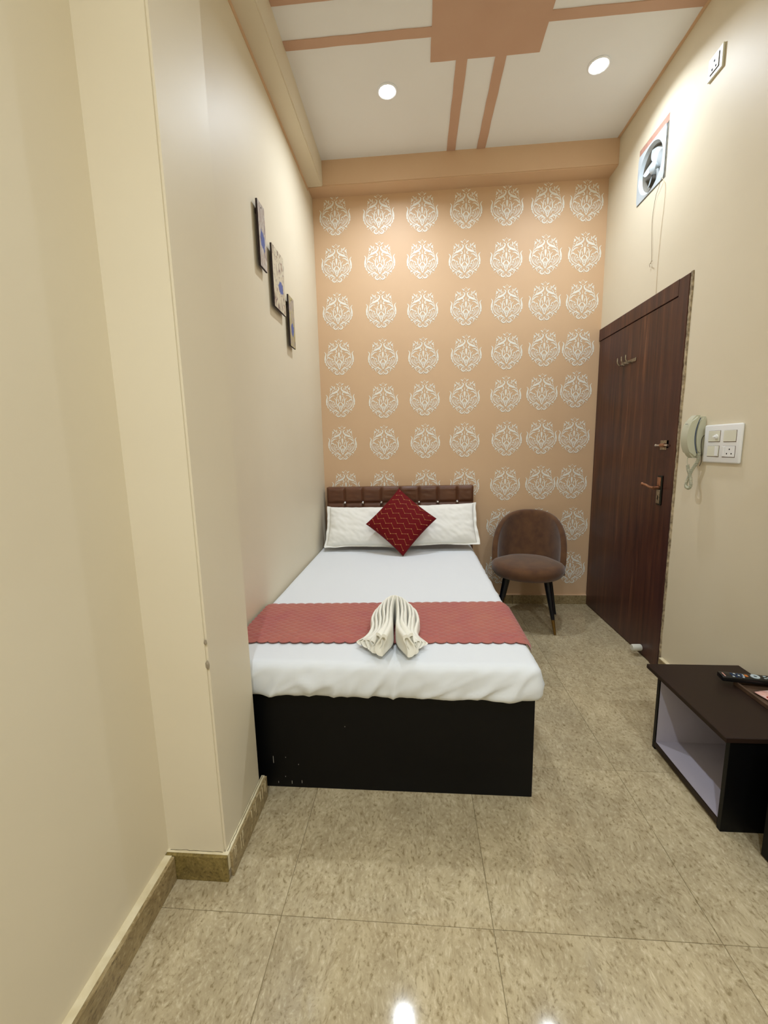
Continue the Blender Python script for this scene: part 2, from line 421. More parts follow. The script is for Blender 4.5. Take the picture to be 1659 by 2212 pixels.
# back wall + stencilled motifs
wb = struct('wall_back', B(-0.25, RW+0.25, 0.0, 0.2, -0.01, H+0.05), M_PEACH, label='peach back wall stencilled with white damask motifs')
CXm, CYm, SC = 785.0, 930.0, 0.000191
ST = [  # (points, half of full width, taper a, taper b) right half, mirrored
 ([(1398, 712), (1340, 800), (1372, 930), (1378, 1060), (1318, 1210)], 54, 1), ([(1218, 690), (1262, 840), (1278, 930)], 34, 1),
 ([(1322, 980), (1300, 1080), (1250, 1200), (1150, 1290), (1030, 1350)], 36, 1), ([(1060, 1330), (960, 1395), (840, 1462)], 44, 1),
 ([(905, 395), (835, 440), (875, 545), (985, 610), (1110, 660), (1215, 745)], 66, 1), ([(890, 600), (1000, 650), (1110, 700)], 30, 0),
 ([(985, 640), (905, 640), (872, 700), (905, 735), (940, 700)], 40, 1), ([(1025, 770), (1095, 755), (1180, 800), (1238, 890)], 38, 1),
 ([(1120, 745), (1190, 790), (1240, 850)], 26, 0), ([(785, 205), (785, 250)], 24, 0), ([(840, 240), (832, 285)], 20, 0),
 ([(850, 350), (885, 300), (950, 268)], 42, 1), ([(785, 355), (785, 400)], 34, 0), ([(1000, 365), (1022, 440), (990, 540)], 40, 1), ([(948, 450), (945, 530)], 26, 0),
 ([(1048, 395), (1010, 470), (1000, 545)], 26, 0), ([(1160, 352), (1100, 400), (1062, 470)], 42, 1), ([(1120, 440), (1160, 480), (1130, 520)], 34, 1), ([(1205, 420), (1180, 490), (1212, 560)], 42, 1),
 ([(1215, 590), (1170, 615)], 34, 0), ([(1212, 640), (1225, 700)], 22, 0), ([(1062, 520), (1095, 570), (1130, 640)], 26, 0), ([(1035, 545), (1075, 520)], 22, 0),
 ([(785, 575), (785, 720)], 24, 0), ([(785, 735), (785, 800), (785, 985)], 78, 0), ([(868, 785), (935, 835), (945, 935), (968, 1040), (940, 1130), (880, 1225)], 44, 1),
 ([(892, 880), (868, 960), (862, 1030)], 34, 0), ([(785, 1020), (850, 1075), (890, 1150), (850, 1200)], 56, 1), ([(800, 1150), (840, 1240), (790, 1320)], 34, 1),
 ([(785, 1180), (785, 1270)], 44, 0), ([(875, 1190), (860, 1255), (810, 1330)], 30, 1), ([(1062, 850), (1005, 905), (975, 965)], 28, 1),
 ([(1290, 1005), (1265, 945), (1190, 950), (1160, 1015)], 48, 1), ([(1250, 1020), (1240, 1110), (1210, 1200)], 14, 0), ([(1200, 1020), (1205, 1120), (1185, 1215)], 14, 0),
 ([(1150, 975), (1075, 1010), (1045, 1070)], 38, 1), ([(1105, 1000), (1150, 1110), (1150, 1235)], 28, 1), ([(1098, 1130), (1050, 1095), (1000, 1140)], 42, 1), ([(1075, 1110), (1115, 1200), (1095, 1275)], 26, 1),
 ([(1050, 1160), (1010, 1190), (1035, 1235)], 28, 1), ([(1065, 1180), (1070, 1240), (1040, 1300)], 20, 0), ([(975, 1150), (960, 1210), (910, 1250)], 34, 1), ([(935, 1255), (905, 1310)], 28, 0), ([(1000, 1290), (980, 1350), (930, 1400)], 26, 1),
 ([(865, 1315), (815, 1360), (790, 1435)], 36, 1), ([(840, 1468), (930, 1400), (1040, 1375), (1105, 1440), (1068, 1535)], 40, 1),
 ([(850, 1520), (900, 1478), (965, 1520), (955, 1595), (885, 1625), (820, 1590), (795, 1520)], 46, 1), ([(870, 1540), (905, 1550), (880, 1585)], 18, 0), ([(925, 1440), (1000, 1430), (1040, 1480)], 22, 1),
 ([(1402, 1095), (1372, 1160)], 26, 0), ([(1365, 1185), (1285, 1285)], 38, 0), ([(1283, 1290), (1225, 1340), (1270, 1390)], 44, 1), ([(1100, 1350), (1140, 1400), (1165, 1440)], 34, 1), ([(1160, 1320), (1215, 1375)], 30, 0),
 ([(1205, 1440), (1205, 1465)], 34, 0), ([(1020, 1545), (1030, 1580)], 30, 0), ([(785, 1620), (785, 1660)], 34, 0), ([(1330, 910), (1345, 990), (1325, 1060)], 16, 0)]
def motif_mesh():
    bm = bmesh.new(); di = 0
    for pts, wd, curved in ST:
        P = catmull([(p[0], p[1], 0) for p in pts], 5 if len(pts) > 2 else 4)
        n = len(P)-1
        central = all(abs(p[0]-CXm) < 1 for p in pts)
        for sgn in ((1,) if central else (1, -1)):
            di += 1; L_, R_ = [], []
            for i, p in enumerate(P):
                t = i/n; a = P[max(i-1, 0)]; b = P[min(i+1, n)]; tt = (b-a).normalized(); nn = Vector((-tt.y, tt.x, 0))
                ww = wd*0.5*max(0.12, math.sin(PI*min(max(t*0.94+0.03, 0), 1))**0.55)
                if curved: ww = wd*0.5*max(0.14, math.sin(PI*(t**1.25*0.9+0.06))**0.7)
                for lst, s2 in ((L_, 1), (R_, -1)):
                    q = p + nn*ww*s2
                    lst.append(bm.verts.new(((q.x-CXm)*SC*sgn, -0.0010-di*0.000006, -(q.y-CYm)*SC)))
            for i in range(n): bm.faces.new((L_[i], L_[i+1], R_[i+1], R_[i]))
    return bm
MOT = [[(0.169, 3.077), (0.502, 3.066), (0.83, 3.063), (1.155, 3.067), (1.453, 3.07), (1.745, 3.068), (2.02, 3.066)],
[(0.168, 2.74), (0.503, 2.742), (0.829, 2.735), (1.146, 2.72), (1.455, 2.714), (1.741, 2.719), (2.023, 2.72)],
[(0.163, 2.392), (0.506, 2.393), (0.828, 2.382), (1.159, 2.383), (1.466, 2.387), (1.747, 2.394), (2.022, 2.392)],
[(0.161, 2.048), (0.512, 2.039), (0.831, 2.035), (1.164, 2.039), (1.474, 2.045), (1.756, 2.058), (2.008, 2.053)],
[(0.159, 1.717), (0.509, 1.702), (0.839, 1.711), (1.154, 1.716), (1.474, 1.721), (1.751, 1.729), (2.007, 1.74)],
[(0.163, 1.372), (0.508, 1.368), (0.842, 1.372), (1.156, 1.375), (1.489, 1.378), (1.759, 1.386), (2.009, 1.389)],
[(0.18, 1.01), (0.502, 1.006), (0.845, 1.008), (1.159, 1.014), (1.484, 1.018), (1.763, 1.022), (2.007, 1.025)],
[(1.459, 0.680), (1.76, 0.680), (2.030, 0.681)], [(1.458, 0.311), (1.75, 0.313), (2.027, 0.315)]]
m0 = None
for row in MOT:
    for (x, z) in row:
        if m0 is None: o = obj('damask_motif', motif_mesh(), M_MOTIF, wb, normals=True); m0 = o
        else: o = m0.copy(); COL.objects.link(o)
        o.location = (x, 0, z)

# right wall with openings for the door and the extractor fan
FY0, FY1, FZ0, FZ1 = -0.735, -0.425, 2.785, 3.105
DY0, DZ1 = -1.052, 2.172
bm = bmesh.new()
yc = [YF, DY0, FY0, FY1, 0.0]; zc = [-0.01, DZ1, FZ0, FZ1, H]
def hole(ya, yb, za, zb):
    ym, zm = (ya+yb)/2, (za+zb)/2
    return (ym > DY0 and zm < DZ1) or (FY0 < ym < FY1 and FZ0 < zm < FZ1)
X1 = RW+0.16
vs = {}
def V(x, y, z):
    kk = (round(x, 4), round(y, 4), round(z, 4))
    if kk not in vs: vs[kk] = bm.verts.new((x, y, z))
    return vs[kk]
cells = [[not hole(yc[i], yc[i+1], zc[j], zc[j+1]) for j in range(4)] for i in range(4)]
for i in range(4):
    for j in range(4):
        if not cells[i][j]: continue
        a, b_, c, d = yc[i], yc[i+1], zc[j], zc[j+1]
        for X in (RW, X1): bm.faces.new((V(X, a, c), V(X, b_, c), V(X, b_, d), V(X, a, d)))
        if i == 0 or not cells[i-1][j]: bm.faces.new((V(RW, a, c), V(X1, a, c), V(X1, a, d), V(RW, a, d)))
        if i == 3 or not cells[i+1][j]: bm.faces.new((V(RW, b_, c), V(X1, b_, c), V(X1, b_, d), V(RW, b_, d)))
        if j == 0 or not cells[i][j-1]: bm.faces.new((V(RW, a, c), V(X1, a, c), V(X1, b_, c), V(RW, b_, c)))
        if j == 3 or not cells[i][j+1]: bm.faces.new((V(RW, a, d), V(X1, a, d), V(X1, b_, d), V(RW, b_, d)))
wr = struct('wall_right', bm, M_CREAM, label='cream glossy right wall with the door')
struct('wall_front', B(-0.25, RW+0.25, YF-0.15, YF, -0.01, H+0.05), M_CREAM, label='cream wall behind the viewer')

# ceiling with painted bands and panel
ce = struct('ceiling', B(-0.25, RW+0.25, YF-0.15, 0.2, H, H+0.1), M_CEIL, label='white ceiling with tan painted bands')
def flat(name, x0, x1, y0, y1, parent, m, label=None, wob=0.0025):
    bm = bmesh.new(); nx = max(2, int((x1-x0)/0.03)); ny = max(2, int((y1-y0)/0.03))
    pts = []
    for i in range(nx): pts.append((x0+(x1-x0)*i/nx, y0))
    for i in range(ny): pts.append((x1, y0+(y1-y0)*i/ny))
    for i in range(nx): pts.append((x1-(x1-x0)*i/nx, y1))
    for i in range(ny): pts.append((x0, y1-(y1-y0)*i/ny))
    pts = [(p[0]+wob*noise.noise(Vector((p[0]*9, p[1]*9, 1))), p[1]+wob*noise.noise(Vector((p[0]*9, p[1]*9, 7)))) for p in pts]
    prism(bm, pts, H-0.004, H+0.001, 'Z')
    return obj(name, bm, m, parent, label)
flat('ceiling_panel', 0.862, 1.435, -1.40, -0.833, ce, M_BAND, 'large square tan panel')
flat('ceiling_band', 0.111, 0.862, -1.024, -0.973, ce, M_BAND)
flat('ceiling_band', 0.111, 0.862, -1.25, -1.193, ce, M_BAND)
flat('ceiling_band', 1.435, RW-0.016, -1.045, -0.992, ce, M_BAND)
flat('ceiling_band', 1.435, RW-0.016, -1.25, -1.193, ce, M_BAND)
flat('ceiling_band', 1.000, 1.060, -0.833, -0.141, ce, M_BAND)
flat('ceiling_band', 1.208, 1.266, -0.833, -0.141, ce, M_BAND)
flat('ceiling_band', 1.000, 1.060, -2.1, -1.40, ce, M_BAND)
flat('ceiling_band', 1.208, 1.266, -2.1, -1.40, ce, M_BAND)
flat('edge_band', RW-0.016, RW, YF+0.02, -0.141, ce, M_PEACH_BEAM, 'narrow peach edging along the right wall')
def rough_beam(x0, x1, y0, y1, z0, z1):
    bm = B(x0, x1, y0, y1, z0, z1)
    n = 60
    ax = 0 if (x1-x0) > (y1-y0) else 1
    es = [e for e in bm.edges if abs((e.verts[0].co-e.verts[1].co)[ax]) > 0.5]
    bmesh.ops.subdivide_edges(bm, edges=es, cuts=n)
    for v in bm.verts:
        if v.co.z < z0+0.001:
            s = noise.noise(Vector((v.co.x*3, v.co.y*3, 3)))*0.003
            v.co.z += s
            if ax == 0 and v.co.y < y0+0.001: v.co.y += noise.noise(Vector((v.co.x*4, 0, 9)))*0.003
            if ax == 1 and v.co.x > x1-0.001: v.co.x += noise.noise(Vector((v.co.y*4, 0, 9)))*0.003
    bmesh.ops.bevel(bm, geom=[e for e in bm.edges if all(v.co.z < z0+0.01 for v in e.verts) and abs((e.verts[0].co-e.verts[1].co)[ax]) > 0.005 and
                    (all(v.co.y < y0+0.01 for v in e.verts) if ax == 0 else all(v.co.x > x1-0.01 for v in e.verts))], offset=0.006, segments=2, affect='EDGES')
    return bm
t1 = struct('trim_1', rough_beam(0.0, 0.11, YF, -0.1405, ZB, H), M_CREAM, label='cream boxed beam along the top of the left wall', smooth=30)
obj('edge_band', B(0.0, 0.004, -2.05, -0.1405, ZB-0.022, ZB), M_PEACH_BEAM, t1, 'narrow peach edging below the beam')
struct('trim_2', rough_beam(0.0, RW, -0.14, 0.0, ZB, H), M_PEACH_BEAM, label='peach boxed beam across the top of the back wall', smooth=30)

# skirting
def sk_box(name, x0, x1, y0, y1, h, m, label, ledge=True, lm=None, pieces=1, along='y', wall_side='-x'):
    o = struct(name, B(x0, x1, y0, y1, 0.0, h*0.4), M_PLASTER, label=label)
    # tiles of the skirting
    n = pieces
    for i in range(n):
        if along == 'y':
            a = y0+(y1-y0)*i/n; b = y0+(y1-y0)*(i+1)/n
            bx = {'-x': (x1-0.001, x1+0.009)}.get(wall_side, (x0-0.009, x0+0.001))
            obj('skirting_tile', B(bx[0], bx[1], a+0.0008, b-0.0008, 0.0, h, bev=0.0012, seg=1), m, o)
        else:
            a = x0+(x1-x0)*i/n; b = x0+(x1-x0)*(i+1)/n
            obj('skirting_tile', B(a+0.0008, b-0.0008, y0-0.009, y0+0.001, 0.0, h, bev=0.0012, seg=1), m, o)
    bm = B(x0, x1, y0, y1, h*0.4, h+0.001)
    lg = obj('skirting_ledge', bm, M_PAINTED, o, 'cream paint-smeared top ledge')
    return o
sk_box('baseboard_left', -0.028, -0.006, YF, -2.3645, 0.085, M_SKIRT, 'low beige tile skirting along the near left wall', pieces=5)
sk_box('baseboard_pillar', -0.028, 0.170, -2.3555, -2.345, 0.088, M_SKIRT2, 'darker brown skirting tile on the pillar front', along='x')
sk_box('baseboard_pillar_side', 0.158, 0.170, -2.345, -2.040, 0.088, M_SKIRT, 'beige skirting tile along the pillar side', pieces=2)
sid = bpy.data.objects['baseboard_pillar_side']
M_CRACK = mat('dark_crack', '4A3F2C', 0.9, 0.1)
random.seed(21)
obj('crack', tube(bmesh.new(), [(0.1625+0.003*noise.noise(Vector((k_*0.7, 0, 0))), -2.343+0.30*k_/24, 0.0891) for k_ in range(25)], 0.0009, 5), M_CRACK, sid)
for k_ in range(14):
    y_ = -2.33+0.27*random.random(); l_ = random.uniform(0.02, 0.065)
    obj('paint_drip', tube(bmesh.new(), [(0.1795, y_, 0.086), (0.1795, y_+0.001, 0.086-l_)], [0.0012, 0.0006], 5), M_PAINTED, sid)
pf = bpy.data.objects['baseboard_pillar']
obj('crack', tube(bmesh.new(), [(-0.02+0.17*k_/16, -2.3475+0.002*noise.noise(Vector((k_*0.9, 3, 0))), 0.0892) for k_ in range(17)], 0.0008, 5), M_CRACK, pf)
o = struct('baseboard_back', B(1.20, RW-0.002, -0.008, 0.0, 0.0, 0.07), M_PLASTER, label='low beige tile skirting below the back wall')
for a, b in ((1.20, 1.563), (1.563, 1.90), (1.90, RW-0.002)):
    obj('skirting_tile', B(a+0.001, b-0.001, -0.016, -0.007, 0.0, 0.075, bev=0.001, seg=1), M_SKIRT, o)
obj('skirting_ledge', B(1.20, RW-0.002, -0.0155, 0.0, 0.0751, 0.080), M_PEACH, o, 'peach painted top ledge')
o = struct('baseboard_right', B(RW-0.012, RW, YF, -1.075, 0.0, 0.08), M_PLASTER, label='beige tile skirting along the right wall')
for i in range(6):
    a = YF+(YF*-1-1.075)*i/6; b = YF+(YF*-1-1.075)*(i+1)/6
    obj('skirting_tile', B(RW-0.021, RW-0.011, a+0.001, b-0.001, 0.0, 0.088, bev=0.001, seg=1), M_SKIRT, o)
obj('skirting_ledge', B(RW-0.02, RW, YF, -1.075, 0.0882, 0.092), M_PAINTED, o, 'cream painted top ledge')

# door
LE = -0.962
d1 = struct('door_1', B(RW-0.006, RW+0.030, LE+0.002, -0.010, 0.006, 2.082, bev=0.001, seg=1), M_DOOR, label='dark walnut laminate door')
fr = bmesh.new()
box(fr, RW-0.010, RW+0.05, DY0+0.003, LE-0.001, 0.0, 2.168, 0.002, 1)
obj('door_jamb', fr, M_DOOR, d1)
obj('door_jamb', B(RW+0.001, RW+0.05, -0.008, -0.0002, 0.0, 2.084), M_DOOR, d1)
obj('door_header', B(RW-0.010, RW+0.05, LE, -0.0005, 2.086, 2.170, 0.002, 1), M_DOOR, d1)
bm = bmesh.new(); n = 90   # ragged grey plaster line beside the jamb
pts = []
for i in range(n+1):
    z = 2.172*i/n; wdt = 0.006+0.008*(z/2.17)+0.005*noise.noise(Vector((z*7, 0, 0)))
    pts.append((z, wdt))
for i in range(n):
    z0, w0 = pts[i]; z1, w1 = pts[i+1]
    t = RW-0.006+0.003*noise.noise(Vector((z0*30, 4, 0)))
    a = [bm.verts.new((RW+0.02, DY0+0.003, z0)), bm.verts.new((t, DY0+0.003, z0)), bm.verts.new((t, DY0-w0, z0)), bm.verts.new((RW+0.0, DY0-w0-0.002, z0))]
    t2 = RW-0.006+0.003*noise.noise(Vector((z1*30, 4, 0)))
    b = [bm.verts.new((RW+0.02, DY0+0.003, z1)), bm.verts.new((t2, DY0+0.003, z1)), bm.verts.new((t2, DY0-w1, z1)), bm.verts.new((RW+0.0, DY0-w1-0.002, z1))]
    for q in range(3): bm.faces.new((a[q], a[q+1], b[q+1], b[q]))
bmesh.ops.remove_doubles(bm, verts=bm.verts, dist=0.0003)
obj('plaster_edge', bm, mat('chipped_plaster', 'C9B796', 0.9, 0.1, var='6F6250', vscale=45), d1, 'ragged plaster strip beside the door frame')
# lever handle with long plate
hp = bmesh.new(); box(hp, RW-0.016, RW-0.006, -0.958, -0.912, 0.962, 1.132, 0.004, 2)
h = obj('handle_plate', hp, M_DARKMETAL, d1)
obj('plate_inlay', B(RW-0.0185, RW-0.0158, -0.951, -0.918, 1.072, 1.122, 0.001, 1), M_BRONZE, h)
obj('plate_inlay', B(RW-0.0185, RW-0.0158, -0.951, -0.918, 0.972, 1.050, 0.001, 1), M_STEEL, h)
obj('keyhole', B(RW-0.0192, RW-0.0184, -0.938, -0.931, 0.993, 1.018, 0.0005, 1), M_HOLE, h)
lv = bmesh.new()
tube(lv, [(RW-0.016, -0.935, 1.062), (RW-0.05, -0.935, 1.062)], 0.009, 12)
tube(lv, catmull([(RW-0.048, -0.942, 1.062), (RW-0.050, -0.905, 1.064), (RW-0.050, -0.87, 1.072), (RW-0.052, -0.83, 1.076)], 4), [0.008]*4+[0.007]*4+[0.008]*4+[0.011], 10)
obj('lever', lv, M_BRONZE, h, smooth=True)
# slide bolt
bo = bmesh.new(); box(bo, RW-0.010, RW-0.006, -0.985, -0.905, 1.315, 1.331, 0.001, 1); box(bo, RW-0.010, RW-0.006, -0.965, -0.905, 1.277, 1.290, 0.001, 1); box(bo, RW-0.010, RW-0.006, -0.985, -0.905, 1.289, 1.316)
bolt = obj('slide_bolt', bo, M_STEEL, d1)
obj('bolt_rod', tube(bmesh.new(), [(RW-0.02, -0.998, 1.303), (RW-0.02, -0.885, 1.303)], 0.0065, 10), M_CHROME, bolt, smooth=True)
obj('bolt_keeper', tube(bmesh.new(), [(RW-0.020, -0.93, 1.303), (RW-0.020, -0.965, 1.303)], 0.0115, 10), M_BRONZE, bolt, smooth=True)
obj('bolt_knob', lathe(bmesh.new(), [(0, 0), (0.007, 0.001), (0.009, 0.006), (0.006, 0.012), (0, 0.014)], 12, axis_m((RW-0.02, -0.889, 1.303), (0, 1, 0))), M_CHROME, bolt, smooth=True)
# coat hook rail (rests on the door, a part of it)
hk = obj('hook_rail', B(RW-0.010, RW-0.006, -0.565, -0.375, 1.834, 1.856, 0.0015, 1), M_STEEL, d1)
for yy in (-0.40, -0.455, -0.51):
    obj('hook', tube(bmesh.new(), catmull([(RW-0.009, yy, 1.838), (RW-0.030, yy, 1.836), (RW-0.045, yy, 1.856), (RW-0.046, yy, 1.883)], 4), 0.004, 8), M_STEEL, hk, smooth=True)
# rubber stop on the leaf
obj('door_stop', lathe(bmesh.new(), [(0.0, 0), (0.019, 0.001), (0.021, 0.006), (0.021, 0.052), (0.018, 0.058), (0, 0.059)], 20, axis_m((RW-0.007, -0.865, 0.048), (-1, -0.05, 0))), M_RUBBER, d1, 'white rubber door stop', smooth=True)

# ================================================================== CEILING LIGHTS AND ADDED FILL LIGHTS
for i, (lx, ly, pw) in enumerate(LAMP_POS):
    lab = ['round recessed ceiling light to the left of the tan panel, above the bed', 'round recessed ceiling light to the right of the tan panel, near the door wall',
           'unseen fill light added behind the viewer on the left, built as a round recessed ceiling light', 'unseen fill light added behind the viewer on the right, built as a round recessed ceiling light'][i]
    t = thing('ceiling_light', lab, 'light', (lx, ly, H), 0, 'recessed ceiling lights')
    obj('trim_ring', lathe(bmesh.new(), [(0.046, H-0.0005), (0.058, H-0.0005), (0.058, H-0.004), (0.052, H-0.008), (0.046, H-0.006), (0.046, H-0.0005)], 32, Matrix.Translation((lx, ly, 0)), cap=False), M_RING, t, smooth=True)
    obj('diffuser', lathe(bmesh.new(), [(0.0, H-0.001), (0.0455, H-0.001), (0.0455, H-0.005), (0.0, H-0.006)], 32, Matrix.Translation((lx, ly, 0)), cap=False), M_LAMP, t)
    ld = bpy.data.lights.new('lamp', 'AREA'); ld.shape = 'DISK'; ld.size = 0.09; ld.spread = math.radians(146); ld.energy = pw; ld.color = LAMP_COL
    lo = bpy.data.objects.new('lamp', ld); COL.objects.link(lo); lo.parent = t; lo.location = (0, 0, -0.012)

# ================================================================== BED
BX0, BX1, BY0, BY1, BZ = 0.012, 1.188, -1.994, -0.096, 0.403
bed = thing('bed', 'black box bed base with a plain scuffed front panel', 'bed', (0.6, -1.04, 0))
obj('front_panel', B(BX0, BX1, BY0, BY0+0.018, 0.0, BZ, 0.0015, 1), M_BLACK, bed)
obj('side_panel', B(BX1-0.018, BX1, BY0+0.0185, BY1, 0.0, BZ, 0.0015, 1), M_BLACK, bed)
obj('side_panel', B(BX0, BX0+0.018, BY0+0.0185, BY1, 0.0, BZ, 0.0015, 1), M_BLACK, bed)
obj('mattress_board', B(BX0+0.0185, BX1-0.0185, BY0+0.0185, BY1, BZ-0.03, BZ-0.001), M_BLACK, bed)
M_SCUFF = mat('pale_scuff', 'A9A59A', 0.8, 0.1)
random.seed(3)
for (px, pz, l) in [(0.19, 0.105, 0.03), (0.205, 0.017, 0.008), (0.26, 0.016, 0.013), (0.235, 0.045, 0.004), (0.29, 0.10, 0.004), (0.24, 0.13, 0.003), (0.30, 0.02, 0.012), (0.48, 0.27, 0.003)]:
    obj('scratch_mark', B(px, px+0.0018, BY0-0.0006, BY0+0.0005, pz, pz+l), M_SCUFF, bed)
# headboard: backing + padded channels + buttons
hbt = thing('headboard', 'tufted dark brown leatherette headboard panel standing behind the pillows', 'headboard', (0.626, -0.03, 0))
HB = obj('backing_board', B(0.030, 1.222, -0.070, -0.004, 0.0, 1.012, 0.004, 2), M_LEATHER, hbt)
seams = [0.030, 0.178, 0.327, 0.480, 0.631, 0.786, 0.937, 1.094, 1.222]
def pad(x0, x1, z0, z1):
    bm = bmesh.new(); y = -0.0695; d = 0.011
    def f(u, v):
        e = min(u, 1-u)*2*(x1-x0)/0.15; e2 = min(v, 1-v)*(z1-z0)/0.03
        hgt = d*(1-max(0, 1-min(1, e*4.5))**2.4)*(1-max(0, 1-min(1, e2))**2.4)
        wr_ = 0.0025*noise.noise(Vector((x0*31+u*3, v*5, 0)))*min(1, e*2)*min(1, e2)
        return Vector((x0+(x1-x0)*u, y-hgt-wr_, z0+(z1-z0)*v))
    grid(bm, 16, 20, f)
    return bm
for i in range(8):
    obj('headboard_pad', pad(seams[i]+0.0008, seams[i+1]-0.0008, 0.882, 1.010), M_LEATHER, hbt, smooth='all')
    obj('headboard_pad', pad(seams[i]+0.0008, seams[i+1]-0.0008, 0.58, 0.8812), M_LEATHER, hbt, smooth='all')
for i in range(1, 8):
    obj('crystal_button', lathe(bmesh.new(), [(0, 0), (0.013, 0.0), (0.013, 0.004), (0.008, 0.010), (0, 0.012)], 8, axis_m((seams[i], -0.074, 0.882), (0, -1, 0))), M_CHROME, hbt)

# mattress under a fitted white sheet
def mdisp(p, n):
    d = Vector((0, 0, 0))
    top = max(0, n.z)
    d.z += top*0.0035*noise.noise(Vector((p.x*4, p.y*3, 1)))
    d.z += top*0.0012*noise.noise(Vector((p.x*22, p.y*9, 5)))
    fr_ = max(0, -n.y); sd = max(0, n.x)
    for k_, (amt, q) in enumerate(((fr_, p.x), (sd, p.y))):
        if amt > 0.05:
            hh = (0.545-p.z)/0.14
            s = q*1.0 + hh*0.10
            r1_ = noise.noise(Vector((s*9, hh*0.9, 3+k_)))
            r2_ = noise.noise(Vector((s*24, hh*1.2, 8+k_)))
            r3_ = noise.noise(Vector((q*7+hh*2.2, 1.5, 21+k_)))
            f_ = (0.020*max(0, 1-abs(r1_)*4.0) + 0.010*max(0, 1-abs(r3_)*5) + 0.008*r2_)*min(1, hh*1.3+0.1)*amt
            bulge = 0.012*math.sin(PI*min(1, max(0, hh)))*amt
            if k_ == 0: d.y -= f_*0.8+bulge
            else: d.x += (f_+bulge)*0.7
    if p.z < 0.425 and (fr_ > 0.1 or sd > 0.1):
        d.z += 0.006*noise.noise(Vector((p.x*14, p.y*14, 2)))-0.004
    return d
mt = obj('mattress', soft_box(0.008, 1.194, -2.022, -0.092, 0.410, 0.545, 0.026, 0.010, mdisp), M_SHEET, smooth='all')
tag(mt, 'mattress in a smooth white fitted sheet lying on the black bed base', 'mattress')
# ------------------------------------------------------------------ bed runner
def runner():
    bm = bmesh.new(); t = 0.006
    X0, X1 = 0.014, 1.168
    total = X1-X0+0.060
    nu, nv = 420, 150
    def surf(s, v, th):
        # s along the width of the bed, arc over the right edge; v 0 front - 1 back
        yf = -1.868+0.030*s/total; yb = -1.462+0.055*s/total
        per = 0.0455
        sc_ = 0.013*abs(math.sin(PI*(s/per)))**0.7
        y = (yf-sc_)*(1-v) + (yb+sc_*0.8)*v
        edge = min(1, min(v, 1-v)*12)
        # diagonal quilt
        a = s/0.050+y/0.034; b = s/0.050-y/0.034
        q = (abs(math.sin(PI*a))*abs(math.sin(PI*b)))**0.45
        hgt = (0.0035+0.0052*q)*edge + 0.002
        hgt += 0.002*noise.noise(Vector((s*7, y*7, 2)))*edge
        if th == 0: hgt = 0
        X = X0+s
        base = 0.549
        if X < X1: return Vector((X, y, base+hgt))
        w_ = X-X1; R = 0.042
        an = min(w_/R, PI/2)
        rest = max(0, w_-R*PI/2)
        return Vector((X1+(R+hgt)*math.sin(an), y, base-R+(R+hgt)*math.cos(an)-rest))
    top = grid(bm, nu, nv, lambda u, v: surf(u*total, v, 1))
    bot = grid(bm, nu, 2, lambda u, v: surf(u*total, v, 0))
    return bm
rn = obj('bed_runner', runner(), M_RUNNER, smooth='all')
tag(rn, 'terracotta quilted bed runner with scalloped edges lying across the foot of the white mattress', 'bed runner')

# ------------------------------------------------------------------ pillows
def pillow(name, O, ax_u, ax_v, ax_n, W_, H_, T_, m, flL, flR, seed, wr_amp=0.006, nu=70, nv=46, pw=0.42, sag=0.0):
    """cushion body in plane (u, v); flL / flR: flange width left / right, bottom flange too"""
    bm = bmesh.new()
    def f(side):
        def g(u, v):
            U = u*2-1; V_ = v*2-1
            prof = max(0.0, (1-abs(U)**2.6))**pw * max(0.0, (1-abs(V_)**2.4))**pw
            pinx = 1-0.045*(1-abs(V_)**2)*abs(U)**3; pinz = 1-0.06*(1-abs(U)**2)*abs(V_)**3
            wr1 = noise.noise(Vector((U*2.2+seed, V_*3.0, seed)))
            wr2 = noise.noise(Vector((U*9+V_*5+seed, V_*4-U*2, side)))
            n_ = side*(T_/2*prof) + side*(wr1*wr_amp*1.4 + wr2*wr_amp*0.8)*min(1, prof*2.2)
            z_ = V_*H_/2*pinz - sag*(1-abs(U))*0
            return O + ax_u*(U*W_/2*pinx) + ax_v*z_ + ax_n*n_
        return g
    grid(bm, nu, nv, f(1)); grid(bm, nu, nv, f(-1))
    bmesh.ops.remove_doubles(bm, verts=bm.verts, dist=0.0008)
    return bm
def flange(O, ax_u, ax_v, ax_n, W_, H_, side, wd, seed):
    """flat hemmed border on one short side plus bottom"""
    bm = bmesh.new()
    def g(u, v):
        V_ = v*2-1
        pinx = 1-0.045*(1-abs(V_)**2)
        x = side*(W_/2*pinx - 0.012 + (wd+0.012)*u*(1+0.25*noise.noise(Vector((V_*2.2, seed, 0)))))
        return O + ax_u*x + ax_v*(V_*(H_/2)*(1+0.02*u) + 0.006*noise.noise(Vector((V_*5, seed, 3)))*u) + ax_n*(0.012*u*noise.noise(Vector((V_*4, seed, 9)))+0.002*math.sin(u*PI))
    a = grid(bm, 6, 40, g)
    a2 = grid(bm, 6, 40, lambda u, v: g(u, v)-ax_n*0.004)
    return bm
def flange_b(O, ax_u, ax_v, ax_n, W_, H_, wd, seed):
    bm = bmesh.new()
    def g(u, v):
        U = u*2-1; pinz = 1-0.06*(1-abs(U)**2)
        return O + ax_u*(U*W_/2) + ax_v*(-(H_/2*pinz-0.012) - (wd+0.012)*v*(1+0.3*noise.noise(Vector((U*2.5, seed, 1))))) + ax_n*(0.014*v + 0.008*v*noise.noise(Vector((U*5, seed, 5))))
    grid(bm, 50, 4, g); grid(bm, 50, 4, lambda u, v: g(u, v)-ax_n*0.004)
    return bm
lean = math.radians(32)
av = Vector((0, math.sin(lean), math.cos(lean))); an = Vector((0, -math.cos(lean), math.sin(lean)))
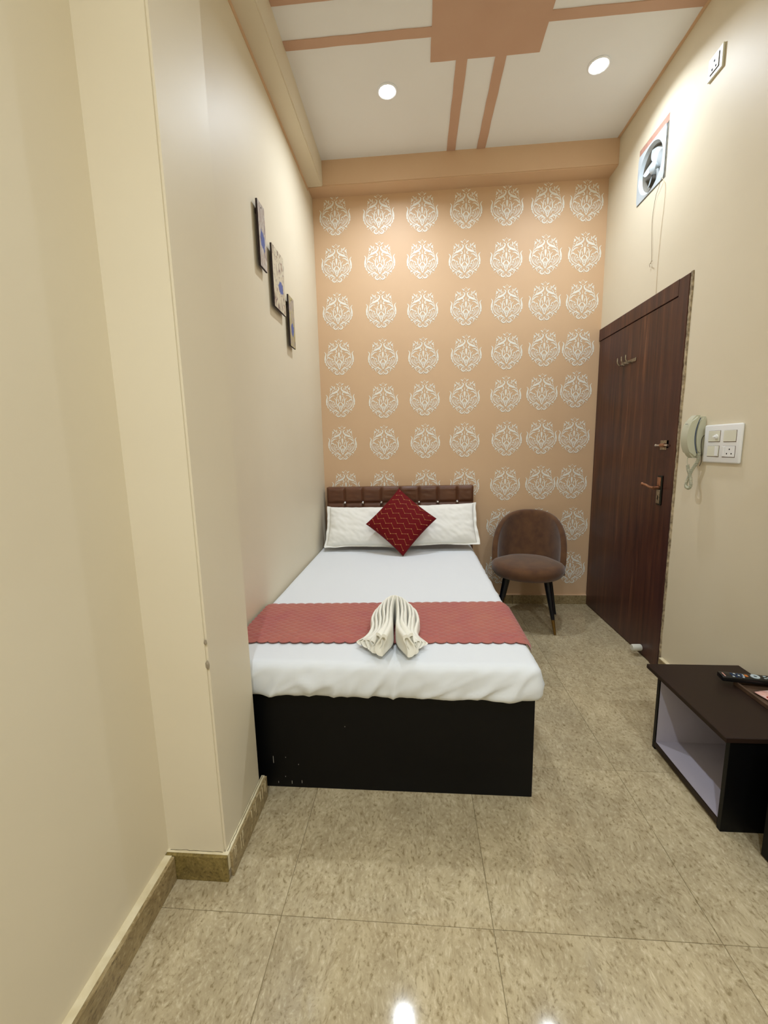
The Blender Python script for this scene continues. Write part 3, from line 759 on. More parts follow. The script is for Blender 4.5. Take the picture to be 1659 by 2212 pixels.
for (side, x0, x1, rot, dz, dy, lab) in ((-1, 0.070, 0.640, -0.3, 0.0, 0.0, 'white cotton pillow leaning on the headboard beside the left wall'), (1, 0.655, 1.215, 1.6, 0.012, 0.01, 'white cotton pillow leaning on the headboard on the side nearer the chair')):
    R_ = Matrix.Rotation(math.radians(-rot), 3, 'Y')
    au_, av_ = R_ @ Vector((1, 0, 0)), R_ @ av
    O = Vector(((x0+x1)/2, -0.268+dy, 0.722+dz))
    W_, H_ = (x1-x0), 0.335
    t = thing('pillow', lab, 'pillow', (O.x, O.y, 0.55), 0, 'white pillows at the head of the bed')
    obj('pillow_body', pillow('pillow_body', O, au_, av_, an, W_, H_, 0.125, M_PILLOW, 0, 0, 3+side*4.1), M_PILLOW, t, smooth='all')
    obj('pillow_flange', flange(O, au_, av_, an, W_, H_, side, 0.020, side*3.3), M_PILLOW, t, smooth='all')
    obj('pillow_flange', flange_b(O, au_, av_, an, W_+0.02, H_, 0.012, side*1.3), M_PILLOW, t, smooth='all')

# maroon diamond cushion
c_top = Vector((0.635, -0.285, 0.985)); c_bot = Vector((0.664, -0.505, 0.560))
cv = (c_top-c_bot); cc = (c_top+c_bot)/2; cv.normalize()
c_l = Vector((0.376, -0.395, 0.722)); c_r = Vector((0.918, -0.395, 0.768))
cu = (c_r-c_l).normalized(); cu = (cu-cv*cu.dot(cv)).normalized(); cn = cu.cross(cv); 
if cn.y > 0: cn = -cn
e1 = (cu+cv).normalized(); e2 = (cv-cu).normalized()
SZ = 0.372
tcu = thing('cushion', 'dark red diamond-set cushion with gold stitched lattice, propped against the white pillows', 'cushion', (cc.x, cc.y, 0.56))
NU = 60
def cush(side):
    def g(u, v):
        U = u*2-1; V_ = v*2-1
        prof = max(0.0, (1-abs(U)**2.2))**0.5*max(0.0, (1-abs(V_)**2.2))**0.5
        pin = 1-0.05*(1-abs(V_)**2)*abs(U)**3; pin2 = 1-0.05*(1-abs(U)**2)*abs(V_)**3
        return cc + cn*0.012 + Vector((0, 0, 0.006)) + e1*(U*SZ/2*pin) + e2*(V_*SZ/2*pin2) + cn*side*(0.062*prof+0.0012*noise.noise(Vector((U*5, V_*5, side)))*prof)
    return g
bm = bmesh.new(); grid(bm, NU, NU, cush(1)); grid(bm, NU, NU, cush(-1)); bmesh.ops.remove_doubles(bm, verts=bm.verts, dist=0.0008)
obj('cushion_body', bm, M_CUSH, tcu, smooth='all')
# stitched lines and knots lie on the cushion's front
bm = bmesh.new(); gk = bmesh.new(); G = cush(1)
def onc(al, be):
    U = (al+be)/math.sqrt(2)/(SZ/2); V_ = (be-al)/math.sqrt(2)/(SZ/2)
    if max(abs(U), abs(V_)) > 0.95: return None
    return G((U+1)/2, (V_+1)/2)+cn*0.0012
def lat(i, j): return (0.043*i+0.014*j+0.006, -0.0045*i-0.040*j+0.004)
for i in range(-9, 10):
    for j in range(-9, 10):
        p0 = onc(*lat(i, j))
        if p0 is None: continue
        lathe(gk, [(0, 0), (0.0034, 0.0004), (0.003, 0.002), (0, 0.0028)], 6, axis_m(p0, cn))
        nx_ = (i+1, j) if (i-j) % 2 == 0 else (i, j+1)
        a_, b_ = lat(i, j), lat(*nx_)
        seg_ = [onc(a_[0]+(b_[0]-a_[0])*q/4, a_[1]+(b_[1]-a_[1])*q/4) for q in range(5)]
        seg_ = [q for q in seg_ if q is not None]
        if len(seg_) > 2: tube(bm, seg_, 0.0008, 4)
st = obj('gold_stitching', bm, M_GOLD, tcu); 
tag(st, kind='stuff'); tag(obj('stitch_knots', gk, M_GOLD, tcu), kind='stuff')

# ------------------------------------------------------------------ folded towel
def towel():
    """one towel pleated lengthwise, bent into a loop; pleats stand on edge and fan out at both ends"""
    out = []; base = 0.562; cx_, NP = 0.668, 6
    for i in range(NP):
        t = i/(NP-1); bm = bmesh.new()
        rb = 0.012+0.080*t; yb = -1.715+0.078*t
        L_end = Vector((cx_-0.040-0.086*t, -1.985+0.085*t, 0)); R_end = Vector((cx_+0.062+0.050*t, -1.990+0.090*t, 0))
        midL = Vector((cx_-0.012-0.074*t, -1.850+0.028*t, 0)); midR = Vector((cx_+0.016+0.074*t, -1.850+0.030*t, 0))
        ctr = [L_end, L_end.lerp(midL, 0.5)+Vector((0.014, 0.006, 0)), midL, Vector((cx_-rb*1.04, -1.785+0.02*t, 0)), Vector((cx_-rb*0.80, yb-0.008-0.030*t, 0)), Vector((cx_, yb, 0)),
               Vector((cx_+rb*0.80, yb-0.008-0.030*t, 0)), Vector((cx_+rb*1.04, -1.785+0.02*t, 0)), midR, R_end.lerp(midR, 0.5)+Vector((-0.014, 0.006, 0)), R_end]
        hs = [0.046, 0.070, 0.100, 0.122, 0.132, 0.134, 0.132, 0.122, 0.100, 0.070, 0.046]
        if i < 2: hs = [0.082, 0.094, 0.110, 0.124, 0.132, 0.134, 0.132, 0.124, 0.110, 0.096, 0.084]
        hs = [h_*(1-0.50*t**1.5) for h_ in hs]
        P = catmull(ctr, 8); Hh = catmull([(h_, 0, 0) for h_ in hs], 8)
        n = len(P); ring = []; K = 18
        for k_, p in enumerate(P):
            a = P[max(k_-1, 0)]; b = P[min(k_+1, n-1)]; tt = (b-a).normalized(); nn = Vector((-tt.y, tt.x, 0))
            s_ = k_/(n-1); e_ = min(s_, 1-s_)
            wid = 0.0084+0.0045*max(0, 1-e_*6)+(0.004*max(0, 1-e_*4) if i < 2 else 0)
            hh = Hh[k_].x*(1+0.05*noise.noise(Vector((s_*5, i*3.1, 0))))
            rr = []
            for q in range(K):
                an_ = 2*PI*q/K; c2 = math.cos(an_); sz = math.sin(an_)
                z_ = hh/2*(1+(abs(sz)**0.55)*(1 if sz > 0 else -1))
                zt_ = z_/hh
                x_ = wid*(abs(c2)**0.7)*(1 if c2 > 0 else -1)*(1.15-0.35*zt_)
                x_ += 0.006*zt_*noise.noise(Vector((s_*6, i*1.7, 5)))
                drp = max(0, 1-e_*9)
                x_ += 0.010*drp*math.sin(zt_*5+i*1.3)
                out_ = (tt if s_ > 0.5 else -tt)*(0.016*drp*(0.6-zt_))
                rr.append(bm.verts.new(p + out_ + nn*x_ + Vector((0, 0, base+z_))))
            ring.append(rr)
        for k_ in range(n-1):
            for q in range(K): bm.faces.new((ring[k_][q], ring[k_][(q+1) % K], ring[k_+1][(q+1) % K], ring[k_+1][q]))
        for e_, nb in ((ring[0], ring[2]), (ring[-1], ring[-3])):      # open fold at each end
            c_ = sum((v.co for v in e_), Vector())/K; inn = (sum((v.co for v in nb), Vector())/K - c_).normalized()*0.016
            r1 = [bm.verts.new(c_+(v.co-c_)*Vector((1, 1, 1)).x*0.72) for v in e_]
            r2v = [bm.verts.new(c_+(v.co-c_)*0.5+inn) for v in e_]
            for q in range(K):
                bm.faces.new((e_[q], e_[(q+1) % K], r1[(q+1) % K], r1[q])); bm.faces.new((r1[q], r1[(q+1) % K], r2v[(q+1) % K], r2v[q]))
            bm.faces.new(r2v)
        out.append(bm)
    return out
tw = thing('folded_towel', 'cream bath towel pleated into a fanned loop, set on the middle of the terracotta runner', 'towel', (0.668, -1.83, 0.56))
for b_ in towel(): obj('towel_pleat', b_, M_TOWEL, tw, smooth=60)
# ================================================================== CHAIR
ch = thing('chair', 'brown suede tub chair with black tapered legs, beside the bed against the peach wall', 'chair', (1.59, -0.353, 0), math.radians(-18))
def shell():
    bm = bmesh.new(); pm = math.radians(97); nu, nv = 64, 22; TH = 0.042
    def f(u, v):
        ph = (u*2-1)*pm; a = abs(u*2-1)
        top = 0.395+0.075*max(0, 1-a**8) + 0.345*max(0, 1-a**2.7)**0.62
        z0 = 0.400
        # v: 0..0.45 outer going up, 0.45-0.55 rim, then inner going down
        seq = v
        if seq < 0.45: tt = seq/0.45; side = 1; zz = z0+(top-0.018-z0)*tt
        elif seq > 0.55: tt = (1-seq)/0.45; side = -1; zz = z0+(top-0.018-z0)*tt
        else:
            an_ = (seq-0.45)/0.10*PI; side = math.cos(an_); zz = top-0.018+0.018*math.sin(an_)
        hh = (zz-z0)/0.42
        rx = 0.236+0.012*math.sin(PI*min(1, hh))-0.012*hh; ry = 0.205+0.085*hh
        rx += side*TH/2; ry += side*TH/2
        return Vector((rx*math.sin(ph), ry*math.cos(ph)-0.02*(1-math.cos(ph))*0, zz))
    grid(bm, nu, nv*2, f)
    # close ends and bottom
    bmesh.ops.holes_fill(bm, edges=[e for e in bm.edges if e.is_boundary], sides=0)
    return bm
obj('backrest', shell(), M_SUEDE, ch, smooth=60, local=True)
def seat():
    bm = bmesh.new(); rings = []
    prof = [(0.0, 0.388), (0.80, 0.388), (0.93, 0.396), (0.985, 0.418), (1.0, 0.440), (0.985, 0.462), (0.93, 0.478), (0.75, 0.486), (0.4, 0.490), (0.0, 0.490)]
    n = 56
    for (r_, z_) in prof:
        rr = []
        for k_ in range(n):
            a = 2*PI*k_/n; c, s = math.cos(a), math.sin(a)
            ex = 0.222 if s > 0 else 0.250
            x = 0.256*math.copysign(abs(c)**0.9, c)*max(r_, 1e-4); y = -0.055+(0.235 if s > 0 else 0.212)*math.copysign(abs(s)**0.95, s)*max(r_, 1e-4)
            x *= 1-0.17*max(0, min(1, (y+0.05)/0.12))
            rr.append(bm.verts.new((x, y, z_-0.018*max(0, -y/0.26)**2)))
        rings.append(rr)
    for i in range(len(rings)-1):
        for k_ in range(n): bm.faces.new((rings[i][k_], rings[i][(k_+1) % n], rings[i+1][(k_+1) % n], rings[i+1][k_]))
    bmesh.ops.remove_doubles(bm, verts=bm.verts, dist=0.0005)
    return bm
obj('seat', seat(), M_SUEDE, ch, smooth='all', local=True)
for sx in (-1, 1):
    for sy in (-1, 1):
        a = Vector((sx*0.135, sy*0.115 + (0.0 if sy > 0 else -0.01), 0.392)); b = Vector((sx*0.205, sy*0.195, 0.0))
        mid = a.lerp(b, 0.74)
        lg = obj('leg', tube(bmesh.new(), [a, a.lerp(b, 0.4), mid], [0.025, 0.019, 0.0125], 14), M_BLKLEG, ch, smooth=True, local=True)
        obj('leg_tip', tube(bmesh.new(), [mid, b], [0.0127, 0.008], 14), M_BRASS if (sx > 0 and sy < 0) or sx < 0 else M_BLKLEG, lg, 'brass leg tip' if (sx > 0 and sy < 0) or sx < 0 else None, smooth=True, local=True)
obj('seat_bracket', B(-0.14, 0.14, -0.13, 0.12, 0.378, 0.389), M_BLKLEG, ch, local=True)

# ================================================================== PICTURES
ART = [((-1.300, -1.207, 2.212, 2.509), ('8A7A80', 'B3A59A', 'C9C6BE', '8E6A5C'), (0.50, 0.45, 0.34, 0.15), 2.0, 'uppermost of the three small paintings on the left wall, greyish with a blue bowl shape'),
       ((-1.122, -0.926, 2.085, 2.395), ('5E3A4A', 'CBBFA6', 'D3CCB4', '7C4A35'), (0.62, 0.42, 0.20, 0.10), 5.3, 'widest of the three small paintings on the left wall, with a bright blue pot shape'),
       ((-0.863, -0.758, 1.942, 2.232), ('8D7F86', 'A69A8C', 'B5A964', '6A5560'), (0.55, 0.36, 0.30, 0.12), 9.1, 'lowest of the three small paintings on the left wall, yellowish at the top')]
for i, ((y0, y1, z0, z1), tone, bl, sd, lab) in enumerate(ART):
    t = thing('painting', lab, 'painting', (0.0, (y0+y1)/2, z0), 0, 'small paintings on the left wall')
    obj('board', B(0.014, 0.0235, y0, y1, z0, z1, 0.0006, 1), M_EDGE, t, 'dark board edge')
    bm = bmesh.new(); vs_ = [bm.verts.new(p) for p in ((0.0238, y0+0.001, z0+0.001), (0.0238, y1-0.001, z0+0.001), (0.0238, y1-0.001, z1-0.001), (0.0238, y0+0.001, z1-0.001))]
    f = bm.faces.new(vs_); uvl = bm.loops.layers.uv.new('UVMap')
    for lp, uvc in zip(f.loops, ((0, 0), (1, 0), (1, 1), (0, 1))): lp[uvl].uv = uvc
    obj('painted_face', bm, art_mat('art_%d' % i, *bl, tone, sd, '2E2426'), t, normals=False)
    obj('hanger', B(0.0, 0.0145, (y0+y1)/2-0.02, (y0+y1)/2+0.02, z1-0.05, z1-0.03), M_EDGE, t)
    obj('nail', lathe(bmesh.new(), [(0, 0), (0.003, 0), (0.003, 0.001), (0, 0.0015)], 8, axis_m((0.0238, (y0+y1)/2, z1-0.02), (1, 0, 0))), M_HOLE, t)

# ================================================================== EXTRACTOR FAN
fan = thing('exhaust_fan', 'white square extractor fan set high in the right wall above the door', 'fan', (RW, -0.58, 2.785))
py0, py1, pz0, pz1 = -0.722, -0.428, 2.790, 3.066
cy, cz_, R0 = (py0+py1)/2, (pz0+pz1)/2-0.004, 0.116
def ring_plate():
    bm = bmesh.new(); n = 48
    sq, sq2, ci, ci2 = [], [], [], []
    for k_ in range(n):
        a = 2*PI*k_/n+PI/4*0; c, s = math.cos(a), math.sin(a)
        m_ = max(abs(c)/((py1-py0)/2), abs(s)/((pz1-pz0)/2))
        ys_, zs_ = (py0+py1)/2+c/m_, (pz0+pz1)/2+s/m_
        sq.append(bm.verts.new((RW+0.012, ys_, zs_))); sq2.append(bm.verts.new((RW-0.005, ys_, zs_)))
        ci.append(bm.verts.new((RW-0.008, cy+(R0+0.012)*c, cz_+(R0+0.012)*s))); ci2.append(bm.verts.new((RW+0.010, cy+R0*c, cz_+R0*s)))
    for k_ in range(n):
        j = (k_+1) % n
        bm.faces.new((sq[k_], sq[j], sq2[j], sq2[k_])); bm.faces.new((sq2[k_], sq2[j], ci[j], ci[k_])); bm.faces.new((ci[k_], ci[j], ci2[j], ci2[k_]))
    return bm
obj('fan_plate', ring_plate(), M_FANPL, fan, smooth=30)
obj('fan_duct', lathe(bmesh.new(), [(R0, 0.0), (R0+0.001, 0.12)], 40, axis_m((RW+0.010, cy, cz_), (1, 0, 0)), cap=False), M_FANGREY, fan, smooth=True)
obj('fan_back', lathe(bmesh.new(), [(0.0, 0.0), (R0+0.02, 0.0)], 40, axis_m((RW+0.128, cy, cz_), (1, 0, 0)), cap=False), mat('olive_shutter', '6C6248', 0.7, 0.2), fan)
obj('fan_hub', lathe(bmesh.new(), [(0.0, 0.0), (0.020, 0.002), (0.030, 0.012), (0.032, 0.045), (0.0, 0.046)], 24, axis_m((RW-0.004, cy, cz_), (1, 0, 0))), M_FANPL, fan, smooth=40)
for k_ in range(5):
    a0 = 2*PI*k_/5+0.5
    bm = bmesh.new()
    def f(u, v):
        r_ = 0.026+(R0-0.012-0.026)*u; a = a0+(v-0.5)*(0.55+0.62*math.sin(PI*min(1, u*0.85+0.1)))
        return Vector((RW+0.022+(v-0.5)*0.034*(0.5+u*0.5), cy+r_*math.cos(a), cz_+r_*math.sin(a)))
    grid(bm, 8, 8, f); grid(bm, 8, 8, lambda u, v: f(u, v)+Vector((0.002, 0, 0)))
    obj('fan_blade', bm, M_FANPL, fan, smooth='all')
obj('wall_cutout', B(RW+0.0005, RW+0.03, FY0+0.001, FY1-0.001, pz1+0.001, FZ1-0.001), M_BRICKP, fan, 'exposed pinkish edge of the wall opening')
obj('plaster_gap', B(RW-0.0005, RW+0.02, FY0+0.001, py0-0.001, FZ0+0.001, pz1+0.001), mat('mottled_grey_gap', '8B877C', 0.9, 0.1, var='5F5A50', vscale=40), fan)  # mottled grey strip filling the gap beside the fan plate
obj('loose_wire', tube(bmesh.new(), catmull([(RW-0.014, -0.722, 2.79), (RW-0.010, -0.69, 2.755), (RW-0.007, -0.659, 2.72), (RW-0.005, -0.636, 2.615), (RW-0.007, -0.650, 2.50), (RW-0.006, -0.662, 2.385), (RW-0.012, -0.655, 2.366), (RW-0.006, -0.648, 2.356), (RW-0.008, -0.653, 2.350)], 5), 0.0011, 6), M_WIRE, fan, 'thin dark loose wire', smooth='all')
obj('loose_wire', tube(bmesh.new(), [(RW-0.006, -0.655, 2.367), (RW-0.014, -0.675, 2.372), (RW-0.016, -0.69, 2.370)], 0.0014, 6), M_WIRE, fan)
obj('loose_wire', tube(bmesh.new(), catmull([(RW-0.014, -0.724, 2.79), (RW-0.005, -0.746, 2.74), (RW-0.003, -0.748, 2.643), (RW-0.003, -0.735, 2.506), (RW-0.003, -0.727, 2.314), (RW-0.003, -0.731, 2.175)], 6), 0.0010, 6), M_WIRE2, fan, 'thin pale loose wire', smooth='all')

# ================================================================== ELECTRICAL PLATES
so = thing('wall_socket', 'small white electrical socket high on the right wall near the ceiling', 'socket', (RW, -1.10, 3.0))
obj('plate', B(RW-0.010, RW, -1.150, -1.052, 2.996, 3.092, 0.003, 2), M_WHITEPL2, so)
obj('socket_module', B(RW-0.0135, RW-0.0098, -1.128, -1.074, 3.016, 3.072, 0.001, 1), M_WHITEPL, so)
for (yy, zz) in ((-1.101, 3.056), (-1.113, 3.028), (-1.089, 3.028)):
    obj('pin_hole', B(RW-0.0142, RW-0.0134, yy-0.004, yy+0.004, zz-0.005, zz+0.005, 0.0003, 1), M_HOLE, so)
obj('module_gap', B(RW-0.0112, RW-0.0098, -1.1305, -1.0715, 3.0125, 3.0745), M_HOLE, so)

sw = thing('switch_board', 'white four-module switch and socket plate beside the wall phone', 'switch', (RW, -1.384, 1.22))
Y0, Y1, Z0, Z1 = -1.502, -1.270, 1.220, 1.396
bm = B(RW-0.014, RW, Y0, Y1, Z0, Z1, 0.007, 3)
obj('plate', bm, M_WHITEPL, sw, smooth=30)
mods = [(-1.379, -1.306, 1.318, 1.367, 'fan_regulator'), (-1.477, -1.404, 1.317, 1.366, 'blank_module'), (-1.379, -1.306, 1.250, 1.298, 'light_switch'), (-1.477, -1.404, 1.249, 1.297, 'socket_module')]
for (a, b, c, d, nm) in mods:
    fr3 = bmesh.new(); box(fr3, RW-0.0146, RW-0.0139, a-0.0016, b+0.0016, c-0.0024, d+0.0012)
    g_ = obj('module_frame', fr3, mat('brown_gap', '6E5444', 0.8, 0.1) if 'brown_gap' not in bpy.data.materials else bpy.data.materials['brown_gap'], sw)
    mm = obj(nm, B(RW-0.0172, RW-0.0140, a, b, c, d, 0.001, 1), M_WHITEPL2 if nm != 'socket_module' else M_WHITEPL, sw)
    if nm == 'fan_regulator':
        obj('knob', lathe(bmesh.new(), [(0, 0), (0.011, 0), (0.0105, 0.006), (0.005, 0.007), (0.004, 0.016), (0, 0.017)], 20, axis_m((RW-0.0172, -1.360, 1.340), (-1, 0, 0))), M_WHITEPL, mm, smooth=40)
    if nm == 'light_switch':
        obj('rocker', B(RW-0.0200, RW-0.0170, -1.377, -1.358, 1.252, 1.296, 0.001, 1), M_WHITEPL, mm)
    if nm == 'socket_module':
        for (yy, zz) in ((-1.4475, 1.2830), (-1.433, 1.2635), (-1.4605, 1.2635)):
            obj('pin_hole', lathe(bmesh.new(), [(0, 0), (0.0036, 0), (0, 0.0006)], 12, axis_m((RW-0.0173, yy, zz), (-1, 0, 0))), M_HOLE, mm)
        obj('rocker', B(RW-0.0195, RW-0.0170, -1.421, -1.406, 1.251, 1.295, 0.001, 1), M_WHITEPL, mm)

# ================================================================== WALL PHONE
ph = thing('wall_telephone', 'ivory corded telephone hung on the right wall beside the door frame', 'telephone', (RW, -1.225, 1.245))
YA, YB = -1.256, -1.202
def arc_profile(x_out, bulge, z0, z1, x_in, n=14, rnd=0.012, bulge_in=0.0):
    pts = []
    for i in range(n+1):
        t = i/n; z = z0+(z1-z0)*t
        pts.append((x_out-bulge*math.sin(PI*t)**0.7, z))
    for i in range(n+1):
        t = 1-i/n; z = z0+(z1-z0)*t
        pts.append((x_in-bulge_in*math.sin(PI*t)**0.8, z))
    return pts
bm = prism(bmesh.new(), arc_profile(RW-0.016, 0.022, 1.250, 1.440, RW-0.0005), YA, YB, 'Y')
bmesh.ops.bevel(bm, geom=[e for e in bm.edges if abs(e.verts[0].co.y-e.verts[1].co.y) < 1e-6], offset=0.006, segments=3, affect='EDGES')
obj('phone_base', bm, M_PHONE, ph, smooth=35)
bm = prism(bmesh.new(), arc_profile(RW-0.024, 0.022, 1.262, 1.432, RW-0.012, bulge_in=0.0), YA+0.007, YB-0.007, 'Y')
obj('cradle', bm, M_PHONEDK, ph, 'dark blue-grey gap between handset and base')
bm = prism(bmesh.new(), arc_profile(RW-0.042, 0.040, 1.240, 1.447, RW-0.022, bulge_in=0.026), YA+0.001, YB-0.001, 'Y')
bmesh.ops.bevel(bm, geom=[e for e in bm.edges if abs(e.verts[0].co.y-e.verts[1].co.y) < 1e-6], offset=0.008, segments=3, affect='EDGES')
obj('handset', bm, M_PHONE, ph, smooth=35)
def coil(path, r, turns, wr_, n=9):
    P = [Vector(p) for p in catmull(path, 10)]
    # arc length resample
    Ls = [0]
    for i in range(1, len(P)): Ls.append(Ls[-1]+(P[i]-P[i-1]).length)
    out = []; N_ = turns*n; ref = Vector((1, 0, 0))
    j = 0
    for i in range(N_+1):
        s = Ls[-1]*i/N_
        while j < len(Ls)-2 and Ls[j+1] < s: j += 1
        f_ = (s-Ls[j])/max(1e-9, Ls[j+1]-Ls[j]); p = P[j].lerp(P[j+1], f_); t = (P[j+1]-P[j]).normalized()
        a = (ref-t*ref.dot(t)).normalized(); b = t.cross(a); an_ = 2*PI*i/n
        out.append(p+(a*math.cos(an_)+b*math.sin(an_))*r)
    return tube(bmesh.new(), out, wr_, 5)
obj('coiled_cord', coil([(RW-0.024, -1.262, 1.262), (RW-0.028, -1.262, 1.225), (RW-0.036, -1.236, 1.175), (RW-0.042, -1.218, 1.125), (RW-0.045, -1.220, 1.098), (RW-0.045, -1.242, 1.090), (RW-0.043, -1.252, 1.108), (RW-0.042, -1.240, 1.150), (RW-0.045, -1.226, 1.180), (RW-0.048, -1.222, 1.205)], 0.0065, 62, 0.0019), M_PHONE, ph, smooth='all')
obj('cord_lead', tube(bmesh.new(), catmull([(RW-0.048, -1.222, 1.205), (RW-0.050, -1.220, 1.222), (RW-0.050, -1.222, 1.245)], 4), 0.0018, 6), M_PHONE, ph, smooth='all')
obj('line_wire', tube(bmesh.new(), catmull([(RW-0.003, -1.272, 1.352), (RW-0.010, -1.268, 1.350), (RW-0.016, -1.262, 1.335), (RW-0.016, -1.260, 1.30), (RW-0.012, -1.262, 1.26), (RW-0.008, -1.258, 1.222), (RW-0.006, -1.245, 1.200)], 5), 0.0012, 6), M_DARKMETAL, ph, smooth='all')
obj('maker_plate', B(RW-0.078, RW-0.0765, -1.244, -1.226, 1.4045, 1.4065), M_PHONEDK, ph)

# ================================================================== TV CABINET
cb = thing('tv_cabinet', 'low dark brown open-fronted cabinet with pale lilac lining against the right wall', 'cabinet', (1.97, -1.90, 0))
CX0, CX1, CY0, CY1, CZ = 1.786, 2.146, -2.105, -1.693, 0.340
obj('cabinet_top', B(1.766, 2.147, -2.112, -1.640, CZ+0.0005, CZ+0.0195, 0.002, 1), M_DARKWOOD, cb)
obj('side_panel', B(CX0, CX1, CY0, CY0+0.018, 0.0, CZ, 0.001, 1), M_BLACK, cb)
obj('side_panel', B(CX0, CX1, CY1-0.018, CY1, 0.0, CZ, 0.001, 1), M_BLACK, cb)
obj('base_panel', B(CX0, CX1, CY0+0.0185, CY1-0.0185, 0.012, 0.034), M_DARKWOOD, cb)
obj('back_panel', B(CX1-0.010, CX1, CY0+0.0185, CY1-0.0185, 0.0345, CZ), M_BLACK, cb)
li = bmesh.new()
box(li, CX1-0.012, CX1-0.0102, CY0+0.0188, CY1-0.0188, 0.036, CZ-0.002)
box(li, CX0+0.004, CX1-0.0125, CY0+0.0188, CY1-0.0188, 0.0342, 0.0358)
box(li, CX0+0.004, CX1-0.0125, CY0+0.0185, CY0+0.0197, 0.036, CZ-0.002)
box(li, CX0+0.004, CX1-0.0125, CY1-0.0197, CY1-0.0185, 0.036, CZ-0.002)
obj('inner_lining', li, M_LILAC, cb, 'pale lilac inner lining')

# black cabinet nearer the viewer
bc = thing('black_cabinet', 'black cabinet cut by the right edge of the picture, nearer than the open cabinet', 'cabinet', (2.0, -2.4, 0))
obj('cabinet_body', B(1.872, 2.146, -2.70, -2.178, 0.0, 0.378, 0.002, 1), M_BLACK, bc)
obj('cabinet_top', B(1.858, 2.146, -2.71, -2.170, 0.379, 0.398, 0.002, 1), M_BLACK, bc)
obj('cabinet_door', B(1.856, 1.8715, -2.695, -2.182, 0.004, 0.374, 0.002, 1), M_BLACK, bc)
obj('door_knob', lathe(bmesh.new(), [(0.004, 0), (0.004, 0.012), (0.010, 0.016), (0.008, 0.024), (0, 0.026)], 12, axis_m((1.856, -2.62, 0.2), (-1, 0, 0))), M_STEEL, bc, smooth=True)

# ------------------------------------------------------------------ tray, sachets, remote, plant
TZ = CZ+0.0195
tr = thing('serving_tray', 'brown wooden tray on the cabinet top under the remote control', 'tray', (2.075, -1.93, TZ))
a0, a1, b0, b1 = 2.016, 2.138, -2.010, -1.790
obj('tray_base', B(a0+0.004, a1-0.004, b0+0.004, b1-0.004, TZ+0.0004, TZ+0.005), M_TRAY, tr)
rim = bmesh.new()
for q in ((a0, a0+0.008, b0, b1), (a1-0.008, a1, b0, b1), (a0+0.008, a1-0.008, b0, b0+0.008), (a0+0.008, a1-0.008, b1-0.008, b1)): box(rim, *q, TZ+0.0004, TZ+0.018, 0.0015, 1)
obj('tray_rim', rim, M_TRAY, tr)
def sachet(name, x, y, z, w_, l_, m, rz, lab, cat='sachet', stripe=None):
    t = thing(name, lab, cat, (x, y, z), rz, 'refreshment sachets on the tray')
    bm = bmesh.new()
    for s in (1, -1):
        grid(bm, 10, 12, lambda u, v: Vector(((u-0.5)*w_, (v-0.5)*l_, 0.006+s*0.0052*(max(0, 1-abs(2*u-1)**3)*max(0, 1-abs(2*v-1)**3))+0.001*noise.noise(Vector((u*6, v*6, x))))))
    bmesh.ops.remove_doubles(bm, verts=bm.verts, dist=0.0004)
    obj('packet', bm, m, t, smooth='all', local=True)
    if stripe: obj('printed_strip', B(-w_*0.42, w_*0.42, -l_*0.40, -l_*0.22, 0.0106, 0.0122), stripe, t, local=True)
sachet('sachet', 2.082, -1.880, TZ+0.005, 0.075, 0.060, M_FOIL, 0.2, 'white and pink shiny sachet on the tray beside the remote control', stripe=M_RED)
sachet('sachet', 2.080, -1.965, TZ+0.005, 0.070, 0.060, M_TRAY, -0.1, 'brown and yellow sachet on the tray behind the pink one', stripe=M_YELLOW)

rz = math.radians(-10)
RZ0 = TZ+0.0185
rm = thing('remote_control', 'black remote control with blue keys and a pale oval pad, lying across the tray', 'remote control', (2.067, -1.797, RZ0), rz)
obj('remote_body', B(-0.098, 0.098, -0.023, 0.023, 0.0, 0.020, 0.004, 2), M_BLKPL, rm, local=True, smooth=30)
for i in range(4):
    for j in range(3):
        obj('key', B(-0.060+i*0.011, -0.053+i*0.011, -0.016+j*0.011, -0.009+j*0.011, 0.0195, 0.0215, 0.0006, 1), M_BLUEKEY if (i+j) % 3 else M_GREYKEY, rm, local=True)
obj('power_key', B(-0.088, -0.084, -0.016, 0.010, 0.0195, 0.0213, 0.0005, 1), M_FOIL, rm, local=True)
obj('orange_key', B(-0.014, -0.003, -0.006, 0.009, 0.0195, 0.0218, 0.001, 1), M_ORANGE, rm, 'orange key', local=True)
obj('white_key', B(-0.020, -0.016, -0.006, 0.009, 0.0195, 0.0216, 0.0006, 1), M_GREYKEY, rm, local=True)
bm = lathe(bmesh.new(), [(0.006, 0.0196), (0.006, 0.0222), (0.0145, 0.0222), (0.0155, 0.0196)], 28, Matrix.Translation((0.022, 0.002, 0)), cap=False)
obj('navigation_ring', bm, M_GREYKEY, rm, 'pale oval navigation ring', local=True, smooth=30)
for (x, y) in ((0.056, 0.010), (0.064, 0.000), (0.074, 0.010), (0.070, -0.008), (0.052, -0.006)):
    obj('key', B(x-0.0045, x+0.0045, y-0.003, y+0.003, 0.0195, 0.0215, 0.0006, 1), M_GREYKEY, rm, local=True)

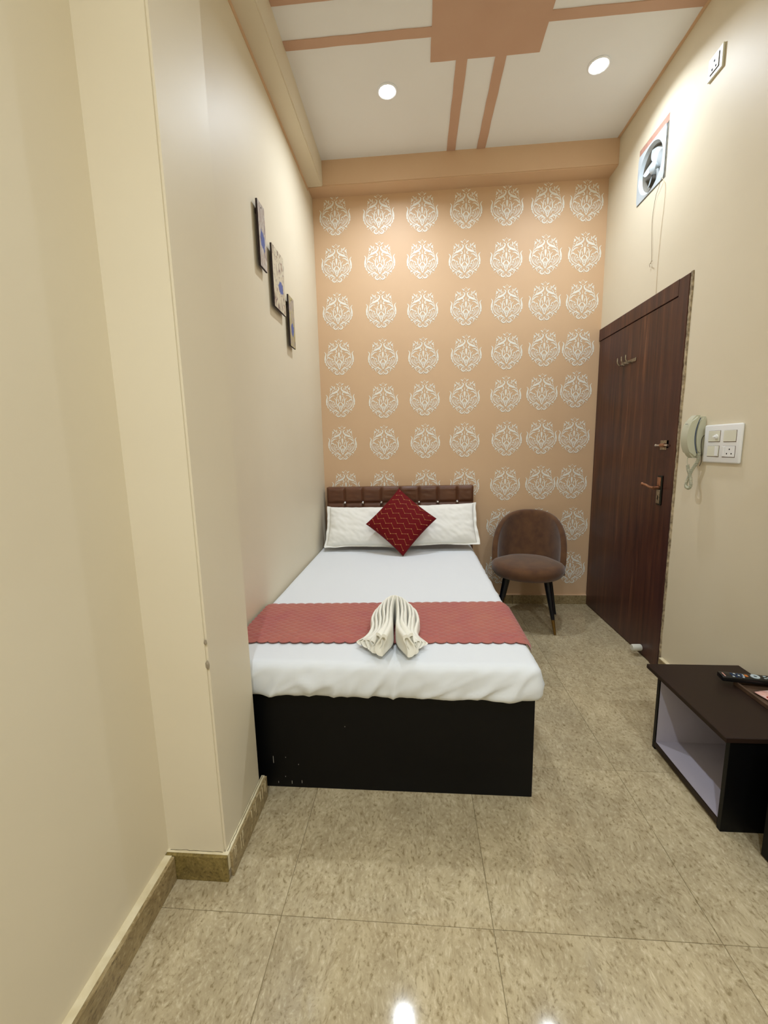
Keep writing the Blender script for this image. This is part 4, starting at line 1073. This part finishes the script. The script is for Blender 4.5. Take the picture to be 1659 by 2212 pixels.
PX, PY = 2.114, -2.062
pl = thing('artificial_plant', 'small green plant in a white pot on the brown cabinet, behind the tray', 'plant', (PX, PY, TZ))
obj('pot', lathe(bmesh.new(), [(0.0, 0.0004), (0.020, 0.0004), (0.026, 0.045), (0.023, 0.045), (0.021, 0.038), (0.0, 0.038)], 20, Matrix.Translation((PX, PY, TZ))), M_WHITEPL, pl, smooth=35)
random.seed(11)
for i in range(13):
    a = 2*PI*i/13+random.uniform(-.2, .2); l = random.uniform(0.05, 0.09)
    tip = Vector((PX+math.cos(a)*l*0.4, PY+math.sin(a)*l, TZ+0.10+random.uniform(-.03, .04)))
    if i == 3: tip = Vector((2.108, -1.868, TZ+0.105))
    tip.x = min(tip.x, RW-0.02)
    b = Vector((PX, PY, TZ+0.036)); mid = b.lerp(tip, 0.5)+Vector((0, 0, 0.025))
    P = catmull([b, mid, tip], 6)
    stem = obj('stem', tube(bmesh.new(), P, 0.0014, 5), M_GREEN, pl)
    n = len(P)
    for k_ in range(3, n, 2):
        for sgn in (1, -1):
            d = (P[k_]-P[k_-1]).normalized(); sd = d.cross(Vector((0, 0, 1))).normalized()*sgn
            lf = P[k_]+(d*0.010+sd*0.018)
            m1 = P[k_]+(d*0.012+sd*0.006); m2 = P[k_]+(d*0.001+sd*0.012)
            bm = bmesh.new(); vs_ = [bm.verts.new(q) for q in (P[k_], m1+Vector((0, 0, .002)), lf, m2+Vector((0, 0, .002)))]
            bm.faces.new(vs_); obj('leaf', bm, M_GREEN, stem)
    bm = bmesh.new(); tv = [P[-1]-(P[-1]-P[-2]).normalized()*0.004, P[-1]+Vector((0.007, 0.006, 0.003)), P[-1]+(P[-1]-P[-2]).normalized()*0.026, P[-1]+Vector((-0.007, 0.006, 0.003))]
    bm.faces.new([bm.verts.new(q) for q in tv])
    obj('leaf', bm, M_GREEN, stem)

# ------------------------------------------------------------------ television
tvt = thing('television', 'black flat television on the right wall, only its lower corner edge in view', 'television', (RW, -2.2, 0.78))
obj('tv_case', B(2.125, RW-0.012, -2.70, -1.775, 0.770, 1.290, 0.004, 2), M_BLKPL, tvt)
obj('screen', B(2.1235, 2.1255, -2.688, -1.787, 0.786, 1.278), M_SCREEN, tvt)
obj('wall_mount', B(RW-0.0125, RW, -2.35, -2.10, 0.93, 1.13), M_DARKMETAL, tvt)
